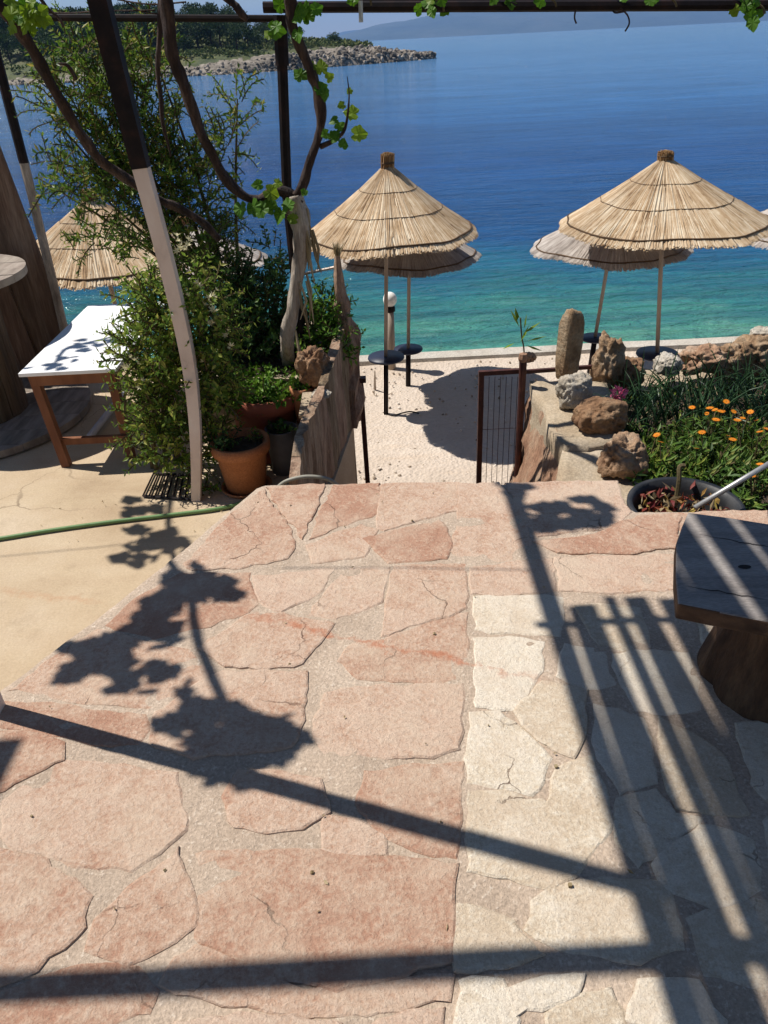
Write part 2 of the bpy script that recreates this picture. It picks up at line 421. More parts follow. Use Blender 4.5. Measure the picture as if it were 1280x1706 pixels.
# ------------------------------------------------------------------ building helpers
class MB:
    def __init__(s): s.v = []; s.f = []
    def add(s, vs, fs):
        b = len(s.v)
        s.v += [tuple(p) for p in vs]
        s.f += [tuple(i + b for i in f) for f in fs]
        return s
    def box(s, c, size, rot=None, taper=1.0):
        hx, hy, hz = size[0] / 2, size[1] / 2, size[2] / 2
        vs = []
        for z in (-hz, hz):
            k = taper if z > 0 else 1
            for x, y in ((-hx, -hy), (hx, -hy), (hx, hy), (-hx, hy)):
                p = Vector((x * k, y * k, z))
                if rot is not None: p = rot @ p
                vs.append(p + Vector(c))
        return s.add(vs, [(3, 2, 1, 0), (4, 5, 6, 7), (0, 1, 5, 4), (1, 2, 6, 5), (2, 3, 7, 6), (3, 0, 4, 7)])
    def tube(s, pts, r, n=8, cap=True, wob=0.0, square=False):
        pts = [Vector(p) for p in pts]
        k = len(pts)
        rs = r if isinstance(r, (list, tuple)) else [r] * k
        vs = []
        up = None
        for i, p in enumerate(pts):
            t = (pts[min(i + 1, k - 1)] - pts[max(i - 1, 0)]).normalized()
            if up is None:
                up = Vector((0, 0, 1)) if abs(t.z) < .9 else Vector((0, 1, 0))
            a = (up - t * up.dot(t)).normalized()
            up = a
            b = t.cross(a)
            for j in range(n):
                th = 2 * math.pi * (j + (.5 if square else 0)) / n
                rr = rs[i] * (1 + (wob * mn.noise(Vector((p.x * 9 + j * 3.1, p.y * 9, p.z * 9))) if wob else 0))
                vs.append(p + a * (rr * math.cos(th)) + b * (rr * math.sin(th)))
        fs = [(i * n + j, i * n + (j + 1) % n, (i + 1) * n + (j + 1) % n, (i + 1) * n + j) for i in range(k - 1) for j in range(n)]
        if cap:
            fs.append(tuple(reversed(range(n))))
            fs.append(tuple((k - 1) * n + j for j in range(n)))
        return s.add(vs, fs)
    def lathe(s, prof, c=(0, 0, 0), n=32, rot=None, cap0=False, cap1=False, wob=0):
        vs = []
        for i, (r, z) in enumerate(prof):
            for j in range(n):
                th = 2 * math.pi * j / n
                rr = r * (1 + wob * mn.noise(Vector((math.cos(th) * 2, math.sin(th) * 2, z * 3 + c[0] * 7)))) if wob else r
                p = Vector((rr * math.cos(th), rr * math.sin(th), z))
                if rot is not None: p = rot @ p
                vs.append(p + Vector(c))
        k = len(prof)
        fs = [(i * n + j, i * n + (j + 1) % n, (i + 1) * n + (j + 1) % n, (i + 1) * n + j) for i in range(k - 1) for j in range(n)]
        if cap0: fs.append(tuple(reversed(range(n))))
        if cap1: fs.append(tuple((k - 1) * n + j for j in range(n)))
        return s.add(vs, fs)
    def prism(s, poly, z0, z1):
        k = len(poly)
        vs = [(p[0], p[1], z0) for p in poly] + [(p[0], p[1], z1) for p in poly]
        a = sum(poly[i][0] * poly[(i + 1) % k][1] - poly[(i + 1) % k][0] * poly[i][1] for i in range(k))
        fs = [tuple(reversed(range(k))), tuple(range(k, 2 * k))] + [(i, (i + 1) % k, (i + 1) % k + k, i + k) for i in range(k)]
        if a < 0: fs = [tuple(reversed(f)) for f in fs]
        return s.add(vs, fs)
    def leaf(s, base, d, side, L, w, fold=.25):
        """a pointed leaf of four triangles folded along its midrib"""
        base = Vector(base); d = Vector(d).normalized()
        sd = Vector(side); sd = (sd - d * sd.dot(d))
        sd = sd.normalized() if sd.length > 1e-4 else d.orthogonal().normalized()
        n = d.cross(sd)
        m = base + d * (L * .45) - n * (w * fold)
        return s.add([base, m + sd * w / 2 + n * (w * fold), base + d * L - n * (L * .12), m - sd * w / 2 + n * (w * fold), m],
                     [(0, 4, 1), (1, 4, 2), (2, 4, 3), (3, 4, 0)])
    def mesh(s, name, mat, smooth=False):
        me = bpy.data.meshes.new(name)
        me.from_pydata(s.v, [], s.f)
        if mat is not None: me.materials.append(mat)
        if smooth: me.polygons.foreach_set('use_smooth', [True] * len(me.polygons))
        me.update()
        return me
    def build(s, name, mat, parent=None, smooth=False):
        return link(name, s.mesh(name, mat, smooth), parent)

WLOC = {}
def link(name, me, parent=None):
    o = bpy.data.objects.new(name, me)
    COL.objects.link(o)
    if parent is not None:
        o.parent = parent
        w = WLOC.get(parent.name)
        if w is not None: o.matrix_parent_inverse = Matrix.Translation(-w)
    return o
def tag(o, label=None, cat=None, group=None, kind=None):
    if label: o['label'] = label
    if cat: o['category'] = cat
    if group: o['group'] = group
    if kind: o['kind'] = kind
    return o
def thing(name, label, cat, loc=(0, 0, 0), group=None, world=True):
    """an Empty at the base of a thing; world=True: its parts are given in place coordinates"""
    o = bpy.data.objects.new(name, None)
    COL.objects.link(o)
    o.empty_display_size = .1
    o.location = loc
    if world: WLOC[o.name] = Vector(loc)
    return tag(o, label, cat, group)
def copy_tree(o, parent=None):
    c = o.copy()
    COL.objects.link(c)
    if parent is not None: c.parent = parent
    for ch in list(o.children): copy_tree(ch, c)
    return c
def bevel(o, w, seg=2):
    m = o.modifiers.new('bevel', 'BEVEL'); m.width = w; m.segments = seg; m.limit_method = 'ANGLE'
    return o
def spline(pts, n=6):
    pts = [Vector(p) for p in pts]
    out = []
    for i in range(len(pts) - 1):
        p0, p1, p2, p3 = pts[max(i - 1, 0)], pts[i], pts[i + 1], pts[min(i + 2, len(pts) - 1)]
        for k in range(n):
            t = k / n
            out.append(.5 * ((2 * p1) + (p2 - p0) * t + (2 * p0 - 5 * p1 + 4 * p2 - p3) * t * t + (3 * p1 - p0 - 3 * p2 + p3) * t ** 3))
    out.append(pts[-1])
    return out
def lerp_list(vals, n):
    out = []
    k = len(vals) - 1
    for i in range(n):
        x = i / (n - 1) * k
        j = min(int(x), k - 1)
        out.append(vals[j] + (vals[j + 1] - vals[j]) * (x - j))
    return out
def rnd_dir(up=0.0):
    while True:
        v = Vector((R.uniform(-1, 1), R.uniform(-1, 1), R.uniform(-1, 1)))
        if .05 < v.length < 1:
            v.normalize(); v.z += up
            return v.normalized()
def rock_mesh(name, size, mat, seed, rough=.35, sub=4, pits=.12, sq=.85):
    bm = bmesh.new()
    bmesh.ops.create_icosphere(bm, subdivisions=sub, radius=1)
    o = Vector((seed * 3.7, seed * 1.9, seed * 5.3))
    for v in bm.verts:
        p = v.co.copy()
        d = 1 + rough * mn.noise(p * 1.3 + o) + rough * .55 * mn.noise(p * 3.1 + o) + rough * .3 * mn.noise(p * 7 + o)
        c = mn.voronoi(p * 3.2 + o)[0][0]
        d -= pits * max(0, .35 - c) * 2.4
        c2 = mn.voronoi(p * 7.5 + o)[0]
        d -= pits * .35 * max(0, .30 - c2[0]) * 2.0 - pits * .10 * min(.25, c2[1] - c2[0])
        d += .035 * mn.noise(p * 16 + o)
        q = p * d
        q = Vector((math.copysign(abs(q.x) ** sq, q.x), math.copysign(abs(q.y) ** sq, q.y), math.copysign(abs(q.z) ** sq, q.z)))
        v.co = Vector((q.x * size[0], q.y * size[1], q.z * size[2]))
    me = bpy.data.meshes.new(name)
    bm.to_mesh(me); bm.free()
    me.materials.append(mat)
    me.polygons.foreach_set('use_smooth', [True] * len(me.polygons))
    return me

# ================================================================== LARGE STRUCTURE
# sea
o = MB().add([(-9000, 8.8, SEA_Z), (9000, 8.8, SEA_Z), (9000, 9500, SEA_Z), (-9000, 9500, SEA_Z)], [(0, 1, 2, 3)]).build('sea', M['sea'])
tag(o, kind='structure')
# beach: a gently uneven sheet, ending in a low kerb at the water
mb = MB()
nx, ny = 70, 40
for j in range(ny + 1):
    for i in range(nx + 1):
        x, y = -14 + 30 * i / nx, 1.5 + 7.42 * j / ny
        mb.v.append((x, y, BEACH_Z + .03 * mn.noise(Vector((x * .8, y * .8, 0))) + .012 * mn.noise(Vector((x * 3, y * 3, 4)))))
mb.f = [(j * (nx + 1) + i, j * (nx + 1) + i + 1, (j + 1) * (nx + 1) + i + 1, (j + 1) * (nx + 1) + i) for j in range(ny) for i in range(nx)]
tag(mb.build('beach', M['beach'], smooth=True), kind='structure')
mb = MB()
xs = [-14 + .5 * i for i in range(61)]
prof = [(8.84, -.02), (8.86, .05), (9.06, .055), (9.14, .02), (9.2, -.5)]
for x in xs:
    for (y, z) in prof:
        w = .05 * mn.noise(Vector((x * .9, y, 0)))
        mb.v.append((x, y + w, BEACH_Z + z + .012 * mn.noise(Vector((x * 2, y * 3, 1)))))
k = len(prof)
mb.f = [(i * k + j, i * k + j + 1, (i + 1) * k + j + 1, (i + 1) * k + j) for i in range(len(xs) - 1) for j in range(k - 1)]
mb.f = [tuple(reversed(f)) for f in mb.f]
M['kerb'] = noise_mat('kerb_concrete', [(.52, .46, .39), (.66, .60, .52), (.72, .67, .60)], 2.5, bump=.5, bdist=.02, fine=50, world=True)
tag(mb.build('quay_edge', M['kerb']), kind='structure')

# terrace: mortar bed with every flagstone a piece of its own
TER = [(-2.9, -1.4), (-1.62, .9), (-1.20, 1.66), (-.99, 2.0), (-.77, 2.4), (-.54, 2.86), (-.50, 2.885), (-.1, 2.85), (.41, 2.80), (.95, 2.74), (.955, 2.52), (1.48, 2.47), (3.6, 2.35), (3.6, -1.4)]
terrace = MB().prism(TER, -1.8, -.014).build('terrace', M['mortar'])
def inside(p, poly):
    r = False
    for i in range(len(poly)):
        (x1, y1), (x2, y2) = poly[i], poly[i - 1]
        if (y1 > p[1]) != (y2 > p[1]) and p[0] < (x2 - x1) * (p[1] - y1) / (y2 - y1) + x1: r = not r
    return r
mb = MB()
gs, gi, gj = .024, 235, 180
for j in range(gj + 1):
    for i in range(gi + 1):
        x, y = -2.0 + gs * i, -1.4 + gs * j
        mb.v.append((x, y, -.0012 + .0042 * mn.noise(Vector((x * 7, y * 7, 1))) + .0022 * mn.noise(Vector((x * 21, y * 21, 2)))))
ins = [inside(p, TER) for p in mb.v]
mb.f = [f for f in ((j * (gi + 1) + i, j * (gi + 1) + i + 1, (j + 1) * (gi + 1) + i + 1, (j + 1) * (gi + 1) + i) for j in range(gj) for i in range(gi)) if any(ins[q] for q in f)]
for q in {q for f in mb.f for q in f}:
    if not ins[q]:
        p = Vector(mb.v[q][:2]); best = None
        for e in range(len(TER)):
            a_, b_ = Vector(TER[e - 1]), Vector(TER[e])
            u = max(0, min(1, (p - a_).dot(b_ - a_) / (b_ - a_).length_squared))
            w_ = a_.lerp(b_, u)
            if best is None or (w_ - p).length < (best - p).length: best = w_
        j_ = .006 * mn.noise(Vector((best.x * 22, best.y * 22, 4)))
        mb.v[q] = (best.x + j_, best.y + j_, mb.v[q][2] - .004)
used_v = sorted({q for f in mb.f for q in f}); ix = {q: k for k, q in enumerate(used_v)}
mb.v = [mb.v[q] for q in used_v]; mb.f = [tuple(ix[q] for q in f) for f in mb.f]
mb.build('mortar_joints', M['mortar'], terrace, True)
tag(terrace, kind='structure')
PINK = [
 [(445,814),(540,809),(522,850),(503,896)],
 [(436,818),(470,870),(490,906),(476,930),(400,943),(322,948),(312,938),(352,893),(400,848)],
 [(556,810),(632,806),(629,852),(606,863),(560,880),(518,897),(532,862)],
 [(637,808),(762,804),(762,850),(700,864),(642,884),(630,878)],
 [(766,808),(832,805),(858,838),(876,870),(882,910),(856,930),(790,937),(748,912),(764,880)],
 [(846,805),(1028,802),(1036,838),(1048,852),(1030,876),(960,886),(898,892),(874,862)],
 [(892,902),(985,893),(1060,862),(1128,858),(1122,914),(1004,922),(934,920)],
 [(1136,856),(1210,853),(1278,852),(1278,880),(1180,900),(1130,880)],
 [(930,930),(1118,924),(1126,980),(1020,986),(936,984)],
 [(786,946),(918,932),(924,984),(860,990),(790,988)],
 [(606,898),(640,890),(732,868),(752,905),(742,930),(652,936)],
 [(514,908),(598,876),(628,884),(604,925),(526,936)],
 [(424,962),(556,946),(540,975),(522,992),(470,1016),(434,1000)],
 [(576,948),(648,946),(632,1000),(604,1014),(560,1030),(512,1024),(540,994)],
 [(660,945),(774,940),(776,1012),(704,1036),(640,1058),(648,1000)],
 [(300,958),(412,956),(424,1006),(398,1024),(322,1046),(258,1062),(180,1040),(240,990)],
 [(412,1030),(470,1024),(552,1040),(528,1070),(500,1104),(440,1112),(380,1108),(334,1080)],
 [(642,1066),(700,1044),(774,1022),(774,1080),(770,1128),(700,1134),(602,1128),(564,1100),(590,1072)],
 [(164,1050),(250,1072),(318,1086),(346,1126),(300,1158),(246,1176),(120,1164),(20,1150),(90,1096)],
 [(264,1186),(320,1150),(372,1122),(440,1120),(505,1121),(506,1200),(482,1240),(410,1252),(330,1256),(254,1240)],
 [(546,1152),(640,1146),(768,1140),(766,1196),(762,1250),(660,1258),(544,1254),(526,1220)],
 [(-60,1168),(60,1172),(236,1190),(246,1212),(226,1240),(150,1238),(60,1218),(-60,1205)],
 [(-40,1222),(44,1222),(104,1238),(100,1266),(56,1288),(8,1312),(-60,1330)],
 [(10,1336),(60,1294),(112,1268),(200,1280),(288,1290),(300,1330),(306,1384),(262,1418),(216,1448),(130,1440),(52,1414),(6,1390)],
 [(376,1328),(400,1286),(466,1288),(528,1300),(540,1348),(500,1380),(446,1384),(398,1374)],
 [(610,1286),(690,1278),(766,1272),(764,1350),(758,1424),(722,1420),(690,1410),(640,1384),(600,1350)],
 [(542,1362),(592,1368),(638,1392),(640,1420),(590,1420),(540,1414)],
 [(-80,1410),(0,1420),(62,1432),(146,1494),(122,1560),(60,1614),(0,1640),(-100,1660)],
 [(166,1530),(236,1470),(296,1416),(308,1470),(322,1540),(270,1574),(218,1598),(178,1590),(150,1578)],
 [(332,1420),(430,1416),(530,1420),(650,1432),(756,1440),(752,1520),(748,1600),(650,1624),(560,1640),(470,1626),(400,1600),(330,1560)],
 [(270,1640),(300,1600),(334,1574),(400,1612),(480,1640),(560,1652),(660,1638),(744,1622),(742,1668),(640,1690),(480,1684),(360,1672)],
 [(-60,1672),(60,1636),(150,1604),(222,1614),(256,1650),(240,1690),(120,1720),(-60,1740)],
 [(300,1702),(440,1700),(560,1706),(580,1780),(420,1800),(280,1780)],
 [(620,1712),(736,1684),(734,1790),(640,1800)],
]
CREAM = [
 [(794,993),(880,992),(936,996),(930,1058),(860,1054),(796,1048)],
 [(792,1066),(850,1062),(906,1072),(898,1108),(868,1180),(830,1178),(796,1174)],
 [(862,1186),(906,1140),(944,1144),(976,1152),(974,1212),(956,1258),(926,1246),(900,1230)],
 [(786,1192),(838,1188),(878,1226),(912,1262),(904,1300),(884,1315),(836,1308),(780,1300)],
 [(932,1288),(958,1272),(986,1260),(1006,1316),(1022,1370),(1000,1394),(948,1384),(904,1364)],
 [(786,1326),(842,1322),(900,1338),(952,1368),(1000,1400),(962,1440),(922,1472),(850,1460),(784,1448)],
 [(892,1500),(930,1480),(972,1470),(1040,1470),(1106,1472),(1120,1524),(1132,1578),(1040,1590),(944,1580),(886,1548)],
 [(768,1512),(808,1520),(850,1540),(880,1566),(902,1594),(840,1606),(772,1612),(760,1560)],
 [(944,1074),(1002,1086),(1022,1138),(980,1142),(930,1124)],
 [(1096,1440),(1136,1404),(1182,1376),(1218,1384),(1252,1402),(1262,1478),(1228,1494),(1188,1500),(1112,1482)],
 [(916,1690),(950,1668),(1016,1650),(1040,1690),(1036,1760),(930,1770)],
 [(850,1650),(890,1632),(968,1626),(950,1652),(906,1676),(868,1690)],
 [(960,1010),(1010,1008),(1064,1014),(1084,1078),(1040,1082),(1000,1074)],
 [(1026,1092),(1090,1086),(1152,1090),(1164,1180),(1110,1186),(1060,1180),(1040,1140)],
 [(992,1178),(1032,1186),(1072,1200),(1092,1300),(1062,1312),(1032,1320),(1000,1250)],
 [(1100,1200),(1156,1226),(1202,1260),(1242,1350),(1186,1352),(1130,1340),(1106,1270)],
 [(1034,1334),(1092,1318),(1120,1356),(1166,1362),(1120,1398),(1066,1440),(1030,1400)],
 [(1156,1010),(1240,1020),(1300,1040),(1280,1100),(1180,1080)],
 [(1230,1210),(1300,1200),(1360,1290),(1290,1340),(1256,1300)],
 [(1150,1530),(1240,1510),(1330,1500),(1360,1600),(1270,1640),(1180,1620)],
 [(1070,1640),(1160,1640),(1200,1700),(1180,1770),(1080,1770),(1056,1700)],
 [(1276,1370),(1350,1352),(1420,1420),(1380,1480),(1290,1470)],
 [(770,1636),(834,1640),(856,1700),(830,1780),(764,1780)],
]
def stone_poly(pts, name, mat, zt, seed, lip=.004):
    """a flat quarried stone: wobbling outline, rounded arris, slightly uneven top"""
    k = len(pts)
    out = []
    for i in range(k):
        a, b = pts[i], pts[(i + 1) % k]
        L = (b - a).length
        n = max(2, int(L / .022))
        nr = Vector((-(b - a).y, (b - a).x)).normalized()
        for j in range(n):
            t = j / n
            p = a.lerp(b, t)
            w = .013 * mn.noise(Vector((p.x * 14, p.y * 14, seed))) + .008 * mn.noise(Vector((p.x * 45, p.y * 45, seed + 9)))
            out.append(p + nr * w)
    c = sum(out, Vector((0, 0))) / len(out)
    n = len(out)
    area = sum(out[i].x * out[(i + 1) % n].y - out[(i + 1) % n].x * out[i].y for i in range(n))
    if area < 0: out.reverse()
    out = [p + (p - c).normalized() * .012 for p in out]
    rings = []
    tilt = (R.uniform(-.008, .008), R.uniform(-.008, .008))
    for inset, z in ((-.003, -.012), (0.0, zt - lip * .6), (.006, zt)):
        rings.append([((p - (p - c).normalized() * inset), z) for p in out])
    vs = []
    for q in rings:
        for p, z in q:
            dz = (p.x - c.x) * tilt[0] + (p.y - c.y) * tilt[1] + .0015 * mn.noise(Vector((p.x * 9, p.y * 9, seed)))
            vs.append((p.x, p.y, z + (dz if z > 0 else 0)))
    fs = [(r * n + i, r * n + (i + 1) % n, (r + 1) * n + (i + 1) % n, (r + 1) * n + i) for r in range(2) for i in range(n)]
    vs.append((c.x, c.y, zt + .001))
    fs += [(2 * n + i, 2 * n + (i + 1) % n, 3 * n) for i in range(n)]
    mb = MB(); mb.v = vs; mb.f = fs
    return mb.build(name, mat, terrace)
for lst, mt in ((PINK, M['pink']), (CREAM, M['cream'])):
    for i, pl in enumerate(lst):
        pts = [G(*p).to_2d() for p in pl]
        stone_poly(pts, 'flagstone', mt, R.choice((.0012, .002, .003, .005)), i + (50 if mt is M['cream'] else 0))
# paving goes on outside the picture
def inside(p, poly):
    r = False
    for i in range(len(poly)):
        (x1, y1), (x2, y2) = poly[i], poly[i - 1]
        if (y1 > p[1]) != (y2 > p[1]) and p[0] < (x2 - x1) * (p[1] - y1) / (y2 - y1) + x1: r = not r
    return r
for gy in range(11):
    for gx in range(17):
        x, y = -2.6 + .36 * gx + (.18 if gy % 2 else 0), -1.38 + .36 * gy
        q = [Vector((x + dx + R.uniform(-.045, .045), y + dy + R.uniform(-.045, .045))) for dx, dy in ((-.15, -.15), (.15, -.15), (.15, .15), (-.15, .15))]
        if all(not inframe((p.x, p.y, 0), 70) and inside(p, TER) for p in q) and not inframe((x, y, 0), 120):
            stone_poly(q, 'flagstone', M['pink'] if x < .2 else M['cream'], R.uniform(.002, .006), gx * 13 + gy)

# lower concrete floor to the left
FLO = [(-9, -2), (-2.6, -2), (-1.4, .9), (-.7, 2.2), (-.38, 2.75), (-.38, 3.05), (-.17, 4.5), (-.3, 5.9), (-9, 5.9)]
tag(MB().prism(FLO, -1.9, FLOOR_Z).build('lower_floor', M['floor']), kind='structure')
# steps down to the beach, between the two walls
steps = thing('stone_staircase', 'steep stone steps going down from the terrace to the beach', 'steps', (.3, 3, BEACH_Z))
for k in range(7):
    z = -.22 * (k + 1)
    bevel(MB().box((.28, 2.86 + .11 + .22 * k, (z - 1.86) / 2), (1.1, .24, z + 1.86)).build('step', M['stucco'], steps), .01)

# far headland across the bay
WL = [(-420,150),(-200,148),(0,144),(100,140),(200,135),(300,129),(400,124),(480,118),(560,112),(640,106),(700,101),(728,98)]
wl = [G(p[0], p[1], SEA_Z) for p in WL]
def wl_at(t):
    x = t * (len(wl) - 1); i = min(int(x), len(wl) - 2)
    return wl[i].lerp(wl[i + 1], x - i)
NX, ND = 130, 26
DM = 95.0
def hl_h(t, d):
    """height of the headland above the sea at t along the shore and d metres inland"""
    px = np.interp(t * (len(WL) - 1), range(len(WL)), [p[0] for p in WL])
    crest = np.interp(px, [-420, 0, 300, 450, 540, 600, 660, 700, 728], [5.2, 5.0, 4.6, 4.4, 3.9, 3.4, 2.2, 1.2, .4])
    rock = np.interp(px, [-420, 0, 300, 540, 640, 728], [1.0, 1.0, 1.8, 2.6, 2.4, .5])
    f = np.interp(d, [0, 2.5, 7, 16, 34, 60, 95], [-.6, rock * .6, rock, rock + (crest - rock) * .45 if crest > rock else crest, crest + (2.5 if px < 420 else 0) * 1, crest * .8, -1.5])
    p = wl_at(t)
    nz = mn.noise(Vector((p.x * .25, (p.y + d) * .25, 0))) * .55 + mn.noise(Vector((p.x * .9, (p.y + d) * .9, 3))) * .35
    return float(f) + nz * min(1, d / 4) * (1.1 if d < 12 else .8)
def hl_p(t, d):
    p = wl_at(t)
    dd = d * (.25 + .75 * min(1, (1 - t) * 6))
    return Vector((p.x + dd * (-.15), p.y + dd, SEA_Z + hl_h(t, d)))
ds = [0, .6, 1.2, 1.8, 2.6, 3.4, 4.4, 5.6, 7, 9, 11, 13, 16, 19, 22, 26, 30, 34, 38, 44, 50, 56, 64, 74, 84, 95]
mb = MB()
for i in range(NX + 1):
    for d in ds: mb.v.append(tuple(hl_p(i / NX, d)))
k = len(ds)
mb.f = [(i * k + j, (i + 1) * k + j, (i + 1) * k + j + 1, i * k + j + 1) for i in range(NX) for j in range(k - 1)]
hl = mb.build('headland', M['hill'], smooth=True)
hl.data.materials.append(M['shorerock'])
for p in hl.data.polygons:
    j = p.index % (k - 1); i = p.index // (k - 1)
    d = ds[j]; t = i / NX
    lim = np.interp(t, [0, .35, .62, .8, .9, 1], [2.5, 3.5, 6, 11, 40, 90]) + 3 * mn.noise(Vector((i * .4, j * .4, 0)))
    if d < lim: p.material_index = 1
tag(hl, kind='structure')
# loose rocks of the shore
mb = MB()
proto = []
bm = bmesh.new(); bmesh.ops.create_icosphere(bm, subdivisions=1, radius=1)
base_v = [v.co.copy() for v in bm.verts]; base_f = [tuple(v.index for v in f.verts) for f in bm.faces]; bm.free()
for q in range(2600):
    t = R.random() ** .7
    d = abs(R.gauss(0, 1)) * np.interp(t, [0, .6, .85, 1], [1.0, 1.8, 5, 9])
    p = hl_p(t, min(d, 60))
    s = R.choice((R.uniform(.08, .2), R.uniform(.15, .55))) * (1.1 if t > .6 else .7)
    ro = Matrix.Rotation(R.uniform(0, 6), 3, rnd_dir())
    mb.add([p + ro @ (Vector((v.x * s * 1.2, v.y * s, v.z * s * .7)) * R.uniform(.8, 1.2)) for v in base_v], base_f)
M['shorerock2'] = island_mat('shore_boulder', [(0, (.06, .05, .042)), (.5, (.17, .145, .115)), (1, (.36, .31, .26))], .9, 0)
tag(mb.build('shore_rocks', M['shorerock2']), kind='stuff')
# scrub on the slope
mb = MB()
for q in range(900):
    t = R.random() * .82
    d = R.uniform(np.interp(t, [0, .6, .82], [4, 8, 16]), 40)
    p = hl_p(t, d)
    s = R.uniform(.35, 1.0)
    for l in range(26):
        dv = rnd_dir(.4)
        mb.leaf(p + Vector((dv.x * s * 1.2, dv.y * s, abs(dv.z) * s * .7)), rnd_dir(.2), rnd_dir(), .5 * s + .12, .4 * s + .1)
tag(mb.build('hillside_scrub', M['scrub_leaf']), kind='stuff')
# pines: two kinds of crown, copied over the slope
def pine(name, seed, H, wid):
    rr = random.Random(seed)
    t = thing(name, 'dark green pine tree in the wood on the rocky headland', 'tree', (0, 0, 0), 'pines on the headland', world=False)
    mb = MB().tube(spline([(0, 0, -.6), (.15, .05, H * .35), (-.05, .1, H * .62), (.1, 0, H * .9)], 3), lerp_list([.2, .15, .1, .04], 10), 6)
    for q in range(6):
        a = rr.uniform(0, 6.28); z = rr.uniform(.35, .75) * H
        mb.tube([(0, 0, z), (math.cos(a) * wid * .35, math.sin(a) * wid * .35, z + .5), (math.cos(a) * wid * .7, math.sin(a) * wid * .7, z + .9)], [.08, .05, .02], 4)
    mb.build('trunk', M['vine_dark'], t)
    mb = MB()
    lobes = [(Vector((rr.gauss(0, wid * .42), rr.gauss(0, wid * .42), H * rr.uniform(.42, .92))), rr.uniform(.7, 1.25)) for q in range(13)]
    for c, s in lobes:
        for l in range(75):
            v = Vector((rr.gauss(0, 1), rr.gauss(0, 1), rr.gauss(0, 1))).normalized() * (rr.random() ** .4)
            mb.leaf(c + Vector((v.x * s, v.y * s, v.z * s * .62)), v + Vector((0, 0, .3)), Vector((rr.gauss(0, 1), rr.gauss(0, 1), rr.gauss(0, 1))), rr.uniform(.28, .5), rr.uniform(.16, .3))
    mb.build('crown', M['pine_leaf'], t)
    return t
pines = [pine('pine_tree', 3, 4.6, 1.7), pine('pine_tree', 8, 3.7, 1.9), pine('pine_tree', 15, 5.4, 1.5)]
used = [False] * 3
spots = []
for px_ in range(0, 64):
    t = (px_ + R.uniform(-.4, .4)) / 64 * .66 + .02
    spots.append((max(0, t), R.uniform(14, 24) if px_ % 2 else R.uniform(26, 38)))
for px_ in range(40):
    spots.append((R.uniform(0, .60), R.uniform(20, 44)))
for px_ in range(4):
    spots.append((R.uniform(.0, .55), R.uniform(8, 14)))
for i, (t, d) in enumerate(spots):
    k = R.choice((0, 0, 1, 1, 2))
    o = pines[k] if not used[k] else copy_tree(pines[k])
    used[k] = True
    o.location = hl_p(t, d)
    s = R.uniform(.75, 1.1) * np.interp(t, [0, .5, .66], [1.1, 1.0, .6])
    o.scale = (s, s, s)
    o.rotation_euler.z = R.uniform(0, 6.28)
for t, d, s, lab in ((.755, 22, .55, 'small lone pine at the bare rocky end of the headland'),):
    o = copy_tree(pines[1]); o.location = hl_p(t, d); o.scale = (s * 1.3, s * 1.3, s)
    o['label'] = lab; del o['group']

# mountains across the water
def ridge(name, Y0, crest, depth, seed):
    mb = MB()
    n, m = 150, 14
    x0, x1 = A(480, 60, Y0).x, A(1700, 30, Y0).x
    for i in range(n + 1):
        x = x0 + (x1 - x0) * i / n
        u = 640 + FPX * math.cos(PITCH) * x / Y0 / 1.0  # nearly the column it shows in
        h = np.interp(x, [c[0] for c in crest], [c[1] for c in crest])
        for j in range(m + 1):
            f = j / m
            nz = mn.fractal(Vector((x * .0022, f * 3, seed)), 1.0, 2.0, 5)
            prof = math.sin(min(1, f * 1.25) * math.pi / 2) if f < .8 else 1 - (f - .8) * 3
            z = h * prof * (1 + .22 * nz * (1 if j else 0)) - (2 if j == 0 else 0)
            mb.v.append((x, Y0 + depth * f, SEA_Z + z))
    mb.f = [(i * (m + 1) + j, (i + 1) * (m + 1) + j, (i + 1) * (m + 1) + j + 1, i * (m + 1) + j + 1) for i in range(n) for j in range(m)]
    return tag(mb.build(name, M['mountain'], smooth=True), kind='structure')
def crest_of(Y, pts): return [(A(px, py, Y).x, max(1, A(px, py, Y).z - SEA_Z)) for px, py in pts]
YM = 5200
ridge('mountain_ridge', YM, crest_of(YM + 700, [(540, 72), (556, 64), (575, 57), (600, 50), (640, 41), (690, 33), (760, 22), (860, 14), (1000, 8), (1280, -6), (1700, -30)]), 1100, 2.0)
ridge('distant_mountain_ridge', 7600, crest_of(8200, [(480, 75), (530, 66), (552, 59), (572, 53), (600, 50), (640, 48), (700, 46), (1280, 20)]), 900, 9.0)

# air over the bay
def haze_mat():
    t = NT('bay_air')
    t.t.nodes.remove(t.b)
    v = t.n('VolumePrincipled')
    v.inputs['Color'].default_value = (.27, .50, 1.0, 1)
    v.inputs['Density'].default_value = 1.4e-4
    v.inputs['Anisotropy'].default_value = 0.0
    t.l(v.outputs[0], t.out.inputs['Volume'])
    return t.m
hz = MB().box((0, 4700, 145), (21000, 10600, 300)).build('haze', haze_mat())
tag(hz, kind='stuff')

